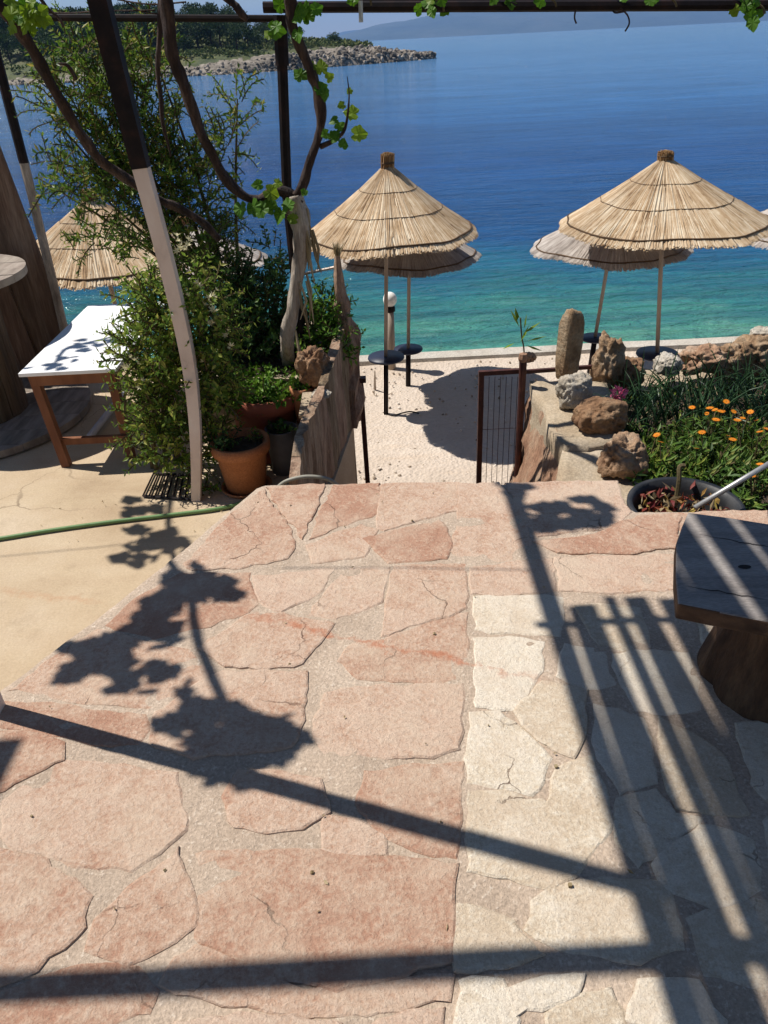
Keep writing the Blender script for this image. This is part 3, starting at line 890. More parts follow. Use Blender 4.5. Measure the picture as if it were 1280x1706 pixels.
# ================================================================== LEFT: pergola, vine, planting
# pergola: three low posts at the edge of the lower floor, tall post on the terrace, roof of boards
perg = thing('pergola', 'dark metal pergola frame with a bent black and white post over the terrace', 'pergola', (-1.03, 3.67, FLOOR_Z))
def post_part(pts, r, mat, n=4, name='post'):
    return MB().tube(pts, r, n, square=True).build(name, mat, perg)
b0, b1, b2, b3 = G(327, 832, FLOOR_Z), A(325, 700, 3.66), A(316, 600, 3.66), A(235, 280, 3.66)
b4 = A(160, -20, 3.66)
lo = spline([b0, A(327, 770, 3.66), A(324, 690, 3.66), A(312, 590, 3.66), A(278, 440, 3.66), b3], 4)
post_part(lo, lerp_list([.034, .036, .040, .044, .045, .046], len(lo)), M['white_post'])
hi = [b3, (b3 + b4) / 2, b4, b4 + (b4 - b3) * 1.5]
post_part(hi, [.050, .052, .054, .054], M['black_paint'])
# rear left pole, black above and white below
p0, p1, p2 = A(-12, 70, 5.6), A(40, 272, 5.6), A(92, 486, 5.6)
post_part([p0 + (p0 - p1) * .9, p1], .031, M['black_paint'], 8)
pb = p2 + (p2 - p1) * 1.1; pb.z = FLOOR_Z
M['worn_post'] = noise_mat('worn_grey_post', [(.20, .15, .12), (.42, .35, .29), (.56, .49, .43)], 7, (2, 2, .5), bump=.4, bdist=.003, fine=50)
post_part([p1, p2, pb], .030, M['worn_post'], 8)
# thin pole behind the vine
q0, q1 = A(466, 26, 4.5), A(478, 330, 4.5)
post_part([q0, A(470, 110, 4.5)], .036, M['black_paint'], 8)
post_part([A(470, 110, 4.5), q1, (q1.x, 4.5, FLOOR_Z + .3)], .028, M['black_paint'], 8)
# front rails seen along the top of the view
def rail(a, b, r, mat='black_paint', n=8): return MB().tube([a, b], r, n).build('beam', M[mat], perg)
rail(A(70, 30, 4.5), A(482, 32, 4.5), .016)
rail(A(438, 13, 4.42), A(1340, 9, 4.42) + (A(1340, 9, 4.42) - A(438, 13, 4.42)) * .5, .024)
rail(A(590, 7, 4.47), A(1340, 2, 4.47) + (A(1340, 2, 4.47) - A(590, 7, 4.47)) * .6, .02)
MB().tube([A(600, 2, 4.38), A(601, 38, 4.38)], .012, 6).build('bracket', M['galv'], perg)
# tall frame: its shadows cross the paving
ZB = 2.8
post_part([(-1.15, 1.625, .0), (-1.15, 1.625, ZB + .03)], .030, M['white_post'])
def beam(a, b, w=.066, name='beam', mat='pergola_wood'):
    a, b = Vector(a), Vector(b)
    d = b - a
    rot = d.to_track_quat('X', 'Z').to_matrix()
    return MB().box((a + b) / 2, (d.length, w, w), rot).build(name, M[mat], perg)
beam((-1.163, -1.6, ZB), (-1.158, 3.42, ZB), .046)
beam((-4.2, 1.47, ZB - .06), (2.6, 1.47, ZB - .06), .052)
beam((-1.25, 2.53, ZB + .055), (2.6, 2.53, ZB + .055), .03)
beam((-1.35, -.6, ZB + .055), (2.6, -.6, ZB + .055), .03)
bx = [(-1.118, -1.016), (-.988, -.943), (-.930, -.829), (-.818, -.695), (-.685, -.596), (-.568, -.464), (-.457, -.335), (-.327, -.20), (-.195, -.08), (-.074, .05), (.055, .19), (.2, .33), (.336, .46), (.47, .60), (.606, .74), (.75, .87), (.88, 1.0), (1.01, 1.14), (1.15, 1.28), (1.29, 1.42), (1.43, 1.56)]
for i, (xa, xb) in enumerate(bx):
    ye = 2.62 + R.uniform(-.05, .06)
    mb = MB()
    n = 6
    for j in range(n + 1):
        y = -1.5 + (ye + 1.5) * j / n
        wa, wb = xa - .044 + R.uniform(-.004, .003), xb - .044 + R.uniform(-.003, .004)
        if j == n: wa += .012; wb -= R.uniform(.0, .025)
        for x, z in ((wa, 0), (wb, 0), (wb, .018), (wa, .018)): mb.v.append((x, y, ZB + .072 + z))
    mb.f = [(j * 4 + q, j * 4 + (q + 1) % 4, j * 4 + 4 + (q + 1) % 4, j * 4 + 4 + q) for j in range(n) for q in range(4)] + [(3, 2, 1, 0), (n * 4, n * 4 + 1, n * 4 + 2, n * 4 + 3)]
    mb.build('roof_board', M['pergola_wood'], perg)
for i in range(6):
    MB().box((-2.80 - .17 * i, .5, ZB + .01), (.165, 3.3, .02)).build('roof_board', M['pergola_wood'], perg)

# grape vine: pale old trunk, dark arms, leaves one by one
def grape_leaf_mesh(name, mat, seed):
    rr = random.Random(seed)
    pr = [(0, -.02), (.12, -.20), (.26, -.22), (.40, -.10), (.46, .06), (.44, .16), (.54, .32), (.46, .42), (.38, .46), (.34, .60), (.24, .70), (.12, .80), (.0, .90)]
    ol = [(x, y) for x, y in pr] + [(-x, y) for x, y in reversed(pr[1:-1])]
    vs = [(0, .22, .0)]
    for x, y in ol:
        vs.append((x * rr.uniform(.9, 1.1), y * rr.uniform(.92, 1.08), .16 * abs(x) + rr.uniform(-.07, .05) - .12 * max(0, y) ** 2))
    n = len(ol)
    fs = [(0, 1 + i, 1 + (i + 1) % n) for i in range(n)]
    mb = MB(); mb.v = vs; mb.f = fs
    return mb.mesh(name, mat)
LEAF = [grape_leaf_mesh('leaf', M['vine_leaf'], s) for s in (1, 2)] + [grape_leaf_mesh('leaf', M['bright_leaf'], s) for s in (3, 4)]
def put_leaf(parent, p, size, bright=.4, flat=.4, nrm=None):
    o = link('leaf', LEAF[R.randrange(2) + (2 if R.random() < bright else 0)], parent)
    n = nrm if nrm is not None else rnd_dir(flat)
    q = Vector(n).to_track_quat('Z', 'Y')
    o.matrix_parent_inverse = Matrix.Identity(4)
    o.rotation_mode = 'QUATERNION'
    o.rotation_quaternion = q @ Matrix.Rotation(R.uniform(0, 6.28), 3, 'Z').to_quaternion()
    o.location = Vector(p) - WLOC.get(parent.name, Vector((0, 0, 0)))
    o.scale = (size, size, size)
    return o
VY = 4.3
vb = G(478, 592, -.02)
vine = thing('grape_vine', 'old grape vine with pale peeling trunk and dark arms beside the steps', 'vine', vb)
fork = A(491, 325, VY)
tr = spline([vb - Vector((0, 0, .1)), A(479, 570, VY), A(492, 480, VY - .02), A(502, 400, VY - .03), A(497, 352, VY), fork], 7)
MB().tube(tr, lerp_list([.044, .040, .036, .041, .052, .042], len(tr)), 12, wob=.5).build('trunk', M['vine_pale'], vine, True)
mb2 = MB()
for q in range(16):
    i = R.randrange(8, len(tr) - 6)
    p = tr[i] + Vector((R.uniform(.02, .07), R.uniform(-.05, 0), 0))
    mb2.tube([p, p + Vector((R.uniform(.0, .03), -.01, -.10)), p + Vector((R.uniform(-.02, .04), -.01, -R.uniform(.16, .28)))], [.006, .008, .002], 4)
mb2.build('bark_strip', M['dry_leaf'], vine)
def arm(pts, rs, mat='vine_dark', n=9, wob=.45, nm='arm', sub=7):
    s = spline(pts, sub)
    return MB().tube([q + Vector((mn.noise(q * 6) * .018, 0, mn.noise(q * 6 + Vector((9, 9, 9))) * .018)) for q in s], [q * .74 * (1 + .22 * mn.noise(Vector((k * .5, q * 40, 3)))) for k, q in enumerate(lerp_list(rs, len(s)))], n, wob=wob).build(nm, M[mat], vine, True), s
a1, s1 = arm([fork + Vector((.02, 0, -.05)), A(462, 318, VY), A(425, 334, VY - .02), A(378, 300, VY - .05), A(338, 226, VY - .1), A(305, 140, VY - .15), A(285, 70, VY - .18), A(278, -10, VY - .2), A(270, -60, VY - .22), A(270, -60, VY - .22) + Vector((.05, -.2, .45)), A(270, -60, VY - .22) + Vector((.0, -.5, .8))], [.045, .038, .036, .034, .036, .04, .044, .046, .045])
a2, s2 = arm([fork, A(512, 285, VY), A(530, 225, VY), A(533, 180, VY - .02), A(512, 110, VY - .04), A(484, 50, VY - .06), A(478, -10, VY - .08), A(470, -60, VY - .1), A(470, -60, VY - .1) + Vector((-.05, -.2, .4)), A(470, -60, VY - .1) + Vector((.05, -.5, .75))], [.036, .032, .036, .038, .034, .036, .045, .045])
a3, s3 = arm([A(370, 400, VY + .1), A(330, 365, VY + .05), A(262, 332, VY - .05), A(190, 285, VY - .15), A(140, 232, VY - .25), A(98, 165, VY - .32), A(60, 90, VY - .4), A(28, 45, VY - .46), A(-20, -10, VY - .5), A(-20, -10, VY - .5) + Vector((-.2, -.1, .4)), A(-20, -10, VY - .5) + Vector((-.3, -.3, .85))], [.022, .026, .032, .034, .030, .036, .042, .044, .044])
a4, s4 = arm([A(372, -10, VY - .1), A(392, 8, VY - .1), A(402, 22, VY - .1), A(412, 32, VY - .1)], [.022, .022, .024, .018])
arm([A(60, -10, VY), A(80, 18, VY), A(100, 34, VY), A(106, 50, VY)], [.012, .010, .009, .004])
arm([A(268, -10, VY), A(262, 80, VY), A(264, 140, VY), A(272, 210, VY), A(285, 260, VY)], [.02, .018, .014, .012, .006])
arm([A(125, 130, VY - .3), A(112, 108, VY - .34), A(98, 106, VY - .35)], [.012, .01, .004])
# thin canes and wires near the top
for pts in ([(195, 0), (250, 8), (310, 4)], [(60, 22), (125, 22), (165, 19), (258, 18)], [(205, 0), (232, 18), (262, 24)]):
    MB().tube(spline([A(*p, VY) for p in pts], 5), .0035, 4).build('cane', M['vine_dark'], vine)
sh = spline([A(533, 245, VY), A(556, 234, VY - .02), A(574, 215, VY - .04), A(581, 165, VY - .05), A(578, 128, VY - .05)], 6)
MB().tube(sh, lerp_list([.014, .011, .008, .004, .002], len(sh)), 6).build('cane', M['vine_dark'], vine)
for (px, py, s, br) in [(592,190,.09,1),(590,224,.10,.8),(562,215,.07,.2),(552,232,.08,.0),(570,245,.07,.2),(545,222,.06,.3),(572,175,.05,.2),(584,150,.04,.5),(560,200,.06,.0),
                        (500,130,.07,1),(536,120,.08,.9),(530,145,.09,.3),(498,122,.07,1),(545,132,.06,1),(522,108,.06,1),(541,152,.07,0),
                        (490,28,.1,0),(515,34,.09,.1),(505,10,.1,.1),(470,14,.09,0),(522,18,.08,.2),(452,50,.10,.9),(462,40,.07,.7),(495,52,.08,.0),(450,62,.06,.6),
                        (445,318,.10,1),(434,308,.07,1),(458,305,.06,.6),(492,366,.07,.9),(468,352,.1,.3),(440,346,.11,.05),(420,340,.11,.0),(400,342,.10,.0),(455,350,.10,.1),(430,352,.1,0),(480,348,.09,.2),(508,318,.05,.3)]:
    p = A(px, py, VY - .06 + R.uniform(-.04, .03))
    put_leaf(vine, p, s * .78, br * .75, 0, Vector((R.uniform(-.6, .6), -1, R.uniform(-.1, .8))))
for q in range(34):
    px, py = R.gauss(40, 22), abs(R.gauss(24, 14))
    put_leaf(vine, A(px, py, VY - .5 + R.uniform(-.1, .1)), R.uniform(.035, .065), .8, 0, Vector((R.uniform(-.8, .8), -1, R.uniform(-.1, .9))))
# right-hand sprays of leaves over the far rail
for (cx, cy, n_, sx, sy) in ((725, 6, 8, 13, 9), (1250, 10, 12, 20, 13), (600, -4, 3, 15, 4), (880, -2, 4, 40, 3), (1080, -2, 4, 40, 3)):
    sp = thing('vine_spray', {725: 'small leafy vine spray hanging from the dark rail right of the headland tip', 1250: 'leafy vine spray hanging from the dark rail at the top right corner', 600: 'few vine leaves beside the steel bracket on the dark rail', 880: 'few vine leaves on the dark rail above the near mountain', 1080: 'few vine leaves on the dark rail above the right thatched umbrella'}[cx], 'vine', A(cx, cy - 12, 4.4))
    MB().tube(spline([A(cx - sx * 1.5, cy - 16, 4.42), A(cx, cy - 8, 4.38), A(cx + sx, cy + 2, 4.36), A(cx + sx * 1.2, cy + 14, 4.36)], 5), .005, 5).build('cane', M['twig'], sp)
    for q in range(n_):
        put_leaf(sp, A(cx + R.gauss(0, sx), cy + R.gauss(0, sy), 4.36 + R.uniform(-.06, .06)), R.uniform(.04, .065), .08, 0, Vector((R.uniform(-.7, .7), -1, R.uniform(-.2, .9))))
# dry tendrils under the rail
td = thing('dry_tendril', 'dry vine tendrils dangling under the dark rail above the sea', 'tendril', A(1040, 14, 4.42))
for pts in ([(1034, 14), (1046, 26), (1049, 40), (1042, 53)], [(960, 16), (958, 30), (961, 40)], [(1020, 16), (1026, 22), (1040, 20)]):
    MB().tube(spline([A(*p, 4.4) for p in pts], 5), .004, 4).build('strand', M['vine_dark'], td)

# overhead shoots of the vine (their shadows lie on paving, floor and table)
SH = Vector((.603, -.229, -1))
def over(px, py, z, h): return G(px, py, z) - SH * (h - z)
shade = thing('grape_vine_shoot', 'leafy grape vine shoot trained overhead, throwing leaf shadows on the pink paving', 'vine', over(300, 990, 0, 2.3))
HS = 2.32
st = spline([over(288, 800, FLOOR_Z, HS), over(290, 930, FLOOR_Z, HS), over(300, 960, 0, HS), over(325, 1050, 0, HS), over(378, 1180, 0, HS), over(420, 1235, 0, HS)], 8)
MB().tube(st, lerp_list([.014, .014, .015, .018, .017, .013], len(st)), 6, wob=.4).build('cane', M['vine_dark'], shade)
for (px, py, n_, sx, sy, s) in [(315, 985, 16, 34, 18, .12), (265, 1000, 9, 26, 16, .12), (225, 1060, 14, 34, 26, .12), (170, 1095, 14, 34, 18, .12), (215, 1135, 6, 22, 18, .11), (268, 1105, 2, 8, 6, .09), (310, 1150, 3, 14, 8, .07), (320, 1212, 5, 20, 10, .12), (430, 1215, 12, 34, 24, .12), (455, 1240, 8, 26, 18, .11), (395, 1262, 6, 18, 18, .11), (360, 985, 4, 22, 12, .1)]:
    for q in range(n_):
        put_leaf(shade, over(px + R.gauss(0, sx * .75), py + R.gauss(0, sy * .75), 0, HS + R.uniform(-.06, .06)), s * R.uniform(.6, 1.15), .2, 1.2)
for (px, py, n_, sx, sy, s) in [(240, 850, 7, 26, 16, .12), (252, 900, 14, 30, 18, .12), (225, 930, 8, 22, 12, .11), (290, 905, 6, 16, 20, .11)]:
    for q in range(n_):
        put_leaf(shade, over(px + R.gauss(0, sx * .75), py + R.gauss(0, sy * .75), FLOOR_Z, HS + R.uniform(-.06, .06)), s * R.uniform(.6, 1.15), .2, 1.2)
shade2 = thing('grape_vine_shoot', 'leafy grape vine shoot on the roof beam end, shadowing paving near the garden', 'vine', over(950, 855, 0, 2.8))
for q in range(30):
    a = R.uniform(0, 6.28); r = R.random() ** .5
    put_leaf(shade2, over(956 + 66 * r * math.cos(a), 857 + 30 * r * math.sin(a), 0, 2.78), R.uniform(.07, .11), .2, 1.4)
for q in range(7):
    put_leaf(shade2, over(852 + R.gauss(0, 10), 818 + R.gauss(0, 8), 0, 2.78), R.uniform(.07, .11), .2, 1.4)
MB().tube(spline([over(862, 850, 0, 2.8), over(900, 860, 0, 2.78), over(960, 852, 0, 2.78), over(1030, 850, 0, 2.78)], 5), .012, 5).build('cane', M['vine_dark'], shade2)
shade3 = thing('grape_vine_shoot', 'leafy grape vine shoot overhead, throwing its shadow on the white table', 'vine', over(140, 590, .09, 2.2))
HT = 2.2
st = spline([over(222, 552, .09, HT), over(190, 562, .09, HT), over(150, 572, .09, HT), over(112, 582, .09, HT), over(94, 605, .09, HT)], 6)
MB().tube(st, lerp_list([.012, .012, .016, .014, .01], len(st)), 6).build('cane', M['vine_dark'], shade3)
for (px, py, n_, sx, sy) in [(160, 574, 8, 22, 5), (122, 578, 4, 10, 5), (100, 598, 3, 6, 6), (95, 612, 6, 22, 4), (128, 600, 2, 6, 4)]:
    for q in range(n_):
        put_leaf(shade3, over(px + R.gauss(0, sx * .8), py + R.gauss(0, sy * .8), .09, HT), R.uniform(.05, .085), .2, 1.3)
MB().tube([over(-30, 930, FLOOR_Z, 2.3), over(160, 912, FLOOR_Z, 2.32), over(330, 893, FLOOR_Z, 2.3)], .003, 4).build('wire', M['black_paint'], perg)
MB().tube([over(470, 946, 0, 2.5), over(680, 946, 0, 2.5), over(900, 951, 0, 2.5)], .003, 4).build('wire', M['black_paint'], perg)

# ---- shrubs: shoots with leaves along them
def shoots(stem, leaf, starts, length, step, L, w, droop=.25, up=.5, outward=None, r=.004, jitter=.5):
    for p0, d0 in starts:
        p = Vector(p0); d = Vector(d0).normalized()
        n = max(3, int(length * R.uniform(.6, 1.2) / step))
        pts = [p.copy()]
        ph = R.uniform(0, 6.28)
        for k in range(n):
            d = (d + rnd_dir() * .16 + Vector((0, 0, -droop * .12))).normalized()
            p = p + d * step
            pts.append(p.copy())
            a = d.orthogonal().normalized(); b = d.cross(a)
            for sgn in (0, math.pi):
                th = ph + sgn + k * 1.57 + R.uniform(-.4, .4)
                sd = a * math.cos(th) + b * math.sin(th)
                ld = (sd + d * .55 + rnd_dir() * jitter * .6 + Vector((0, 0, .15))).normalized()
                s = R.choice((R.uniform(.4, .8), R.uniform(.75, 1.35))) * (1 - .35 * k / n)
                leaf.leaf(p, ld, d.cross(sd) + rnd_dir() * .3, L * s, w * s)
        if stem is not None: stem.tube(pts[::2] if len(pts) > 5 else pts, r, 3, cap=False)
def blob_starts(n, c, rx, ry, rz, outw=.8, up=.5):
    out = []
    for q in range(n):
        v = rnd_dir(); k = R.random() ** .45
        p = Vector((c.x + v.x * rx * k, c.y + v.y * ry * k, c.z + v.z * rz * k))
        out.append((p, (v * outw + Vector((0, 0, up)) + rnd_dir() * .5)))
    return out
# honeysuckle hedge in the middle, dense below
hs_base = G(300, 775, FLOOR_Z)
hs = thing('honeysuckle_shrub', 'dense green honeysuckle shrub with cream flowers behind the bent post', 'shrub', hs_base)
st, lf = MB(), MB()
for (px, py, Y, rx, ry, rz, n) in [(300, 740, 3.92, .26, .14, .16, 110), (295, 650, 3.90, .27, .16, .20, 190), (300, 560, 3.88, .26, .16, .18, 190), (270, 505, 3.9, .17, .16, .11, 60), (330, 505, 3.88, .15, .16, .14, 70), (252, 590, 3.9, .15, .14, .18, 90), (352, 620, 3.86, .11, .14, .2, 100), (258, 690, 3.9, .15, .14, .13, 70), (345, 720, 3.88, .1, .12, .12, 50)]:
    shoots(st, lf, blob_starts(int(n * .82), A(px, py, Y), rx * .95, ry, rz), .17, .022, .050, .021)
for q in range(9):
    a = hs_base + Vector((R.uniform(-.2, .2), R.uniform(-.1, .15), 0))
    st.tube(spline([a, a + Vector((R.uniform(-.1, .1), 0, .4)), A(R.uniform(250, 350), R.uniform(480, 620), 4.15)], 4), [.014] * 4 + [.009] * 5, 5)
st.build('stems', M['twig'], hs)
lf.build('foliage', M['shrub_leaf'], hs)
def blossom_mesh():
    mb = MB()
    for k in range(6):
        a = k * math.pi / 3
        d = Vector((math.cos(a), math.sin(a), .7))
        mb.leaf((0, 0, 0), d, Vector((-math.sin(a), math.cos(a), 0)), 1.0, .36, .1)
    return mb.mesh('flower', M['cream_petal'])
BL = blossom_mesh()
for (px, py) in [(312, 405), (357, 490), (345, 505), (378, 557), (355, 520), (333, 597), (312, 492), (280, 430), (300, 420), (225, 600), (214, 618), (232, 640), (314, 672), (318, 655), (306, 415), (385, 580), (270, 440), (330, 470), (352, 540), (296, 398), (265, 410), (250, 430)]:
    for q in range(3):
        o = link('flower', BL, hs)
        o.matrix_parent_inverse = Matrix.Identity(4)
        o.location = A(px + R.uniform(-7, 7), py + R.uniform(-7, 7), 3.70 + R.uniform(0, .08)) - hs_base
        o.rotation_euler = (R.uniform(-.9, .9), R.uniform(-.9, .9), R.uniform(0, 6))
        s = R.uniform(.014, .03); o.scale = (s, s, s * 1.3)
# tall airy tree-shrub (pomegranate) reaching to the top
pg_base = Vector((-.88, 4.98, -.1))
pg = thing('pomegranate_tree', 'tall airy pomegranate tree with small leaves rising behind the bent post', 'tree', pg_base)
st, lf = MB(), MB()
for (px, py, Y, rx, rz, n) in [(165, 110, 4.6, .26, .16, 44), (140, 170, 4.6, .22, .16, 38), (190, 200, 4.6, .23, .2, 58), (240, 160, 4.7, .16, .2, 28), (170, 260, 4.6, .25, .15, 44), (230, 265, 4.6, .22, .2, 66), (285, 235, 4.7, .16, .2, 34), (150, 310, 4.5, .2, .10, 34), (215, 330, 4.5, .2, .15, 46), (285, 310, 4.6, .2, .2, 66), (335, 330, 4.6, .14, .2, 34), (320, 400, 4.5, .2, .18, 60), (260, 400, 4.4, .18, .15, 36), (370, 250, 4.7, .12, .15, 26), (395, 175, 4.7, .08, .10, 10), (120, 215, 4.6, .1, .1, 12), (95, 290, 4.5, .10, .08, 8), (255, 90, 4.7, .1, .15, 22), (160, 390, 4.3, .16, .12, 18), (345, 450, 4.4, .16, .16, 50), (130, 90, 4.6, .12, .1, 16)]:
    shoots(st, lf, blob_starts(int(n * 1.2), A(px, py, Y + .35), rx * 1.07, .22, rz, .6, .55), .20, .019, .050, .0185, droop=.5)
for (px, py, Y) in [(165, 110, 4.6), (190, 200, 4.6), (235, 265, 4.6), (290, 235, 4.7), (150, 310, 4.5), (340, 330, 4.6), (255, 90, 4.7), (395, 165, 4.7), (140, 170, 4.6), (285, 400, 4.4), (60, 295, 4.5), (105, 215, 4.6)]:
    e = A(px, py, Y + .35); m = pg_base.lerp(e, .5) + Vector((R.uniform(-.08, .08), 0, .06))
    s = spline([pg_base + Vector((R.uniform(-.1, .1), R.uniform(-.1, .1), -.05)), m, e], 6)
    st.tube(s, lerp_list([.018, .011, .004], len(s)), 5)
st.build('branches', M['twig'], pg)
lf.build('foliage', M['top_leaf'], pg)
# dark shrub between hedge and vine trunk
ds_base = Vector((-.72, 4.75, -.05))
dsb = thing('dark_shrub', 'dark green shrub between the honeysuckle and the pale vine trunk', 'shrub', ds_base)
st, lf = MB(), MB()
for (px, py, Y, rx, rz, n) in [(430, 530, 4.7, .20, .24, 190), (462, 470, 4.8, .08, .12, 24), (392, 480, 4.7, .14, .16, 80), (420, 580, 4.6, .22, .15, 110), (470, 560, 4.7, .12, .2, 50), (450, 420, 4.8, .03, .08, 4)]:
    shoots(st, lf, blob_starts(n, A(px, py, Y), rx, .2, rz), .16, .024, .046, .026)
for q in range(8):
    st.tube(spline([ds_base + Vector((R.uniform(-.1, .1), R.uniform(-.1, .1), -.05)), A(R.uniform(390, 470), R.uniform(500, 560), 4.75), A(R.uniform(390, 470), R.uniform(420, 500), 4.75)], 4), [.011] * 4 + [.006] * 5, 5)
st.build('stems', M['twig'], dsb)
lf.build('foliage', M['dark_leaf'], dsb)
# herb bush right of the trunk, on the wall head
hb_base = Vector((-.36, 4.7, -.02))
hb = thing('herb_bush', 'leafy bright green herb bush right of the vine trunk above the board wall', 'shrub', hb_base)
st, lf = MB(), MB()
for (px, py, Y, rx, rz, n) in [(530, 555, 4.6, .15, .16, 120), (545, 520, 4.65, .09, .13, 55), (562, 570, 4.5, .07, .10, 45), (515, 600, 4.5, .1, .08, 40)]:
    shoots(st, lf, blob_starts(n, A(px, py, Y), rx, .14, rz, .7, .8), .13, .024, .05, .024)
st.build('stems', M['twig'], hb)
lf.build('foliage', M['mint_leaf'], hb)

# raised bed and rough board wall beside the steps
BED = [(-1.05, 4.36), (-.33, 4.2), (-.2, 4.5), (-.26, 5.3), (-1.1, 5.3)]
bed = thing('raised_bed', 'raised stone-edged planting bed behind the pots', 'planter', (-.6, 4.6, FLOOR_Z))
MB().prism(BED, FLOOR_Z - .02, -.06).build('bed_wall', M['stucco'], bed)
MB().prism([(x * .96 - .01, y) for x, y in [(-1.0, 4.42), (-.38, 4.28), (-.25, 4.5), (-.3, 5.2), (-1.02, 5.2)]], -.08, -.045).build('soil', M['soil'], bed)
wall = thing('board_wall', 'rough bark-faced board wall along the left side of the steps', 'wall', (-.3, 3.6, BEACH_Z))
TOPS = [(3.02, 499, 800), (3.2, 503, 760), (3.36, 508, 726), (3.52, 517, 700), (3.7, 530, 672), (3.9, 545, 640), (4.12, 556, 602), (4.34, 567, 566), (4.5, 576, 545)]
for i in range(len(TOPS) - 1):
    Ya, pxa, pya = TOPS[i]; Yb, pxb, pyb = TOPS[i + 1]
    ta, tb = A(pxa, pya, Ya), A(pxb, pyb, Yb)
    mb = MB()
    n, m = 6, 30
    for j in range(m + 1):
        for q in range(n + 1):
            u = q / n
            zt = ta.z + (tb.z - ta.z) * u + .012 * mn.noise(Vector(((i + u) * 1.7, 3, 2)))
            z = BEACH_Z + (zt - BEACH_Z) * j / m
            x, y = ta.x + (tb.x - ta.x) * u, Ya + .002 + (Yb - Ya - .004) * u
            bulge = -.007 * abs(2 * u - 1) ** 6 + .018 * mn.noise(Vector(((i + u) * 1.3, z * 1.8, 1))) + .012 * mn.noise(Vector(((i + u) * 4, z * 4, 5)))
            mb.v.append((x + bulge, y, z))
        z = mb.v[-1][2]
        mb.v.append((tb.x - .05, Yb - .002, z)); mb.v.append((ta.x - .05, Ya + .002, BEACH_Z + (ta.z - BEACH_Z) * j / m))
    k = n + 3
    mb.f = [(j * k + q, j * k + (q + 1) % k, (j + 1) * k + (q + 1) % k, (j + 1) * k + q) for j in range(m) for q in range(k)] + [tuple(m * k + q for q in range(k))]
    mb.build('board', M['bark_board'], wall)
MB().box((-.365, 3.86, -.33), (.10, .30, .52)).build('ledge', M['grey_plank'], wall)
MB().box((-.367, 3.86, -.062), (.11, .31, .016)).build('ledge_top', M['stucco'], wall)
mb = MB()
fr = Vector((-.165, 4.52, 0))
# far end: split timber post, tapering to a thin tip
stake = thing('split_timber_post', 'split timber post tapering to a thin tip at the far end of the board wall', 'post', (-.2, 4.58, FLOOR_Z))
sp = [Vector((-.19, 4.58, FLOOR_Z)), A(582, 600, 4.58), A(575, 545, 4.58), A(568, 500, 4.58), A(563, 450, 4.58), A(561, 418, 4.58)]
MB().tube(spline(sp, 5), lerp_list([.085, .075, .06, .045, .018, .014], 26), 9, wob=.8).build('shaft', M['bark_board'], stake)
mb = MB()
for q in range(22):
    p = A(562 + R.uniform(-4, 4), 428, 4.56)
    mb.leaf(p, Vector((R.uniform(-.5, .5), R.uniform(-.3, .3), 1)), rnd_dir(), R.uniform(.05, .1), .012)
mb.build('reed_tuft', M['dry_leaf'], stake)
mb = MB().tube([A(500, 458, 4.8), A(566, 444, 4.6)], .009, 5)
mb.build('crossbar', M['white_post'], stake)

# pots
def pot(name, label, c, rt, rb, h, mat, soil=True, rim=True):
    t = thing(name, label, 'plant pot', c)
    rl = rt * 1.07 if rim else rt
    prof = [(rb * .2, 0.004), (rb, 0), (rb + (rt - rb) * .75, h * .78)]
    prof += [(rl, h * .80), (rl * 1.012, h * .90), (rl, h), (rt * .93, h * .995), (rt * .90, h * .9), (rt * .86, h * .82)] if rim else [(rt, h * .97), (rt * 1.04, h), (rt * .96, h), (rt * .93, h * .85)]
    MB().lathe(prof, c, 40).build('body', M[mat], t, True)
    if soil:
        mb = MB()
        n = 20
        mb.v.append((c[0], c[1], c[2] + h * .86))
        for r_ in (.5, .95):
            for j in range(n):
                th = 6.2832 * j / n
                mb.v.append((c[0] + rt * .9 * r_ * math.cos(th), c[1] + rt * .9 * r_ * math.sin(th), c[2] + h * .84 + R.uniform(-.008, .012)))
        mb.f = [(0, 1 + j, 1 + (j + 1) % n) for j in range(n)] + [(1 + j, 1 + n + j, 1 + n + (j + 1) % n, 1 + (j + 1) % n) for j in range(n)]
        mb.build('soil', M['soil'], t)
    return t
pc = G(411, 812, FLOOR_Z)
fp = pot('flower_pot', 'large orange terracotta pot in front, beside the foot of the bent post', pc, .148, .108, .295, 'terracotta')
MB().lathe([(.02, .004), (.13, .002), (.142, .022), (.134, .024), (.12, .012)], pc + Vector((0, 0, -.001)), 32).build('saucer', M['terracotta'], fp, True)
bp = pot('flower_pot', 'dark grey plastic pot right of the orange pot', G(476, 783, FLOOR_Z), .088, .075, .27, 'grey_plastic', rim=False)
rp = pot('flower_pot', 'big dark red pot full of bright leaves behind the others', G(452, 752, FLOOR_Z), .205, .165, .40, 'terracotta_red')
tp = pot('flower_pot', 'small tan terracotta pot between the red pot and the wall', Vector((-.43, 4.10, -.27)), .066, .05, .22, 'terracotta')
MB().box((-.43, 4.10, -.39), (.12, .12, .235)).build('plinth', M['stucco'], tp)
def pot_plant(name, label, c, n, spread, hgt, L, w, mat, step=.022):
    t = thing(name, label, 'plant', c)
    st, lf = MB(), MB()
    sts = [(Vector(c) + Vector((R.uniform(-1, 1) * spread * .6, R.uniform(-1, 1) * spread * .6, 0)), Vector((R.uniform(-1, 1), R.uniform(-1, 1), 1.1))) for q in range(n)]
    shoots(st, lf, sts, hgt, step, L, w, droop=.9)
    st.build('stems', M['twig'], t)
    lf.build('foliage', M[mat], t)
    return t
pot_plant('herb', 'bushy bright green herb growing in the big red pot', G(452, 752, FLOOR_Z) + Vector((0, 0, .345)), 130, .27, .20, .055, .036, 'mint_leaf', .026)
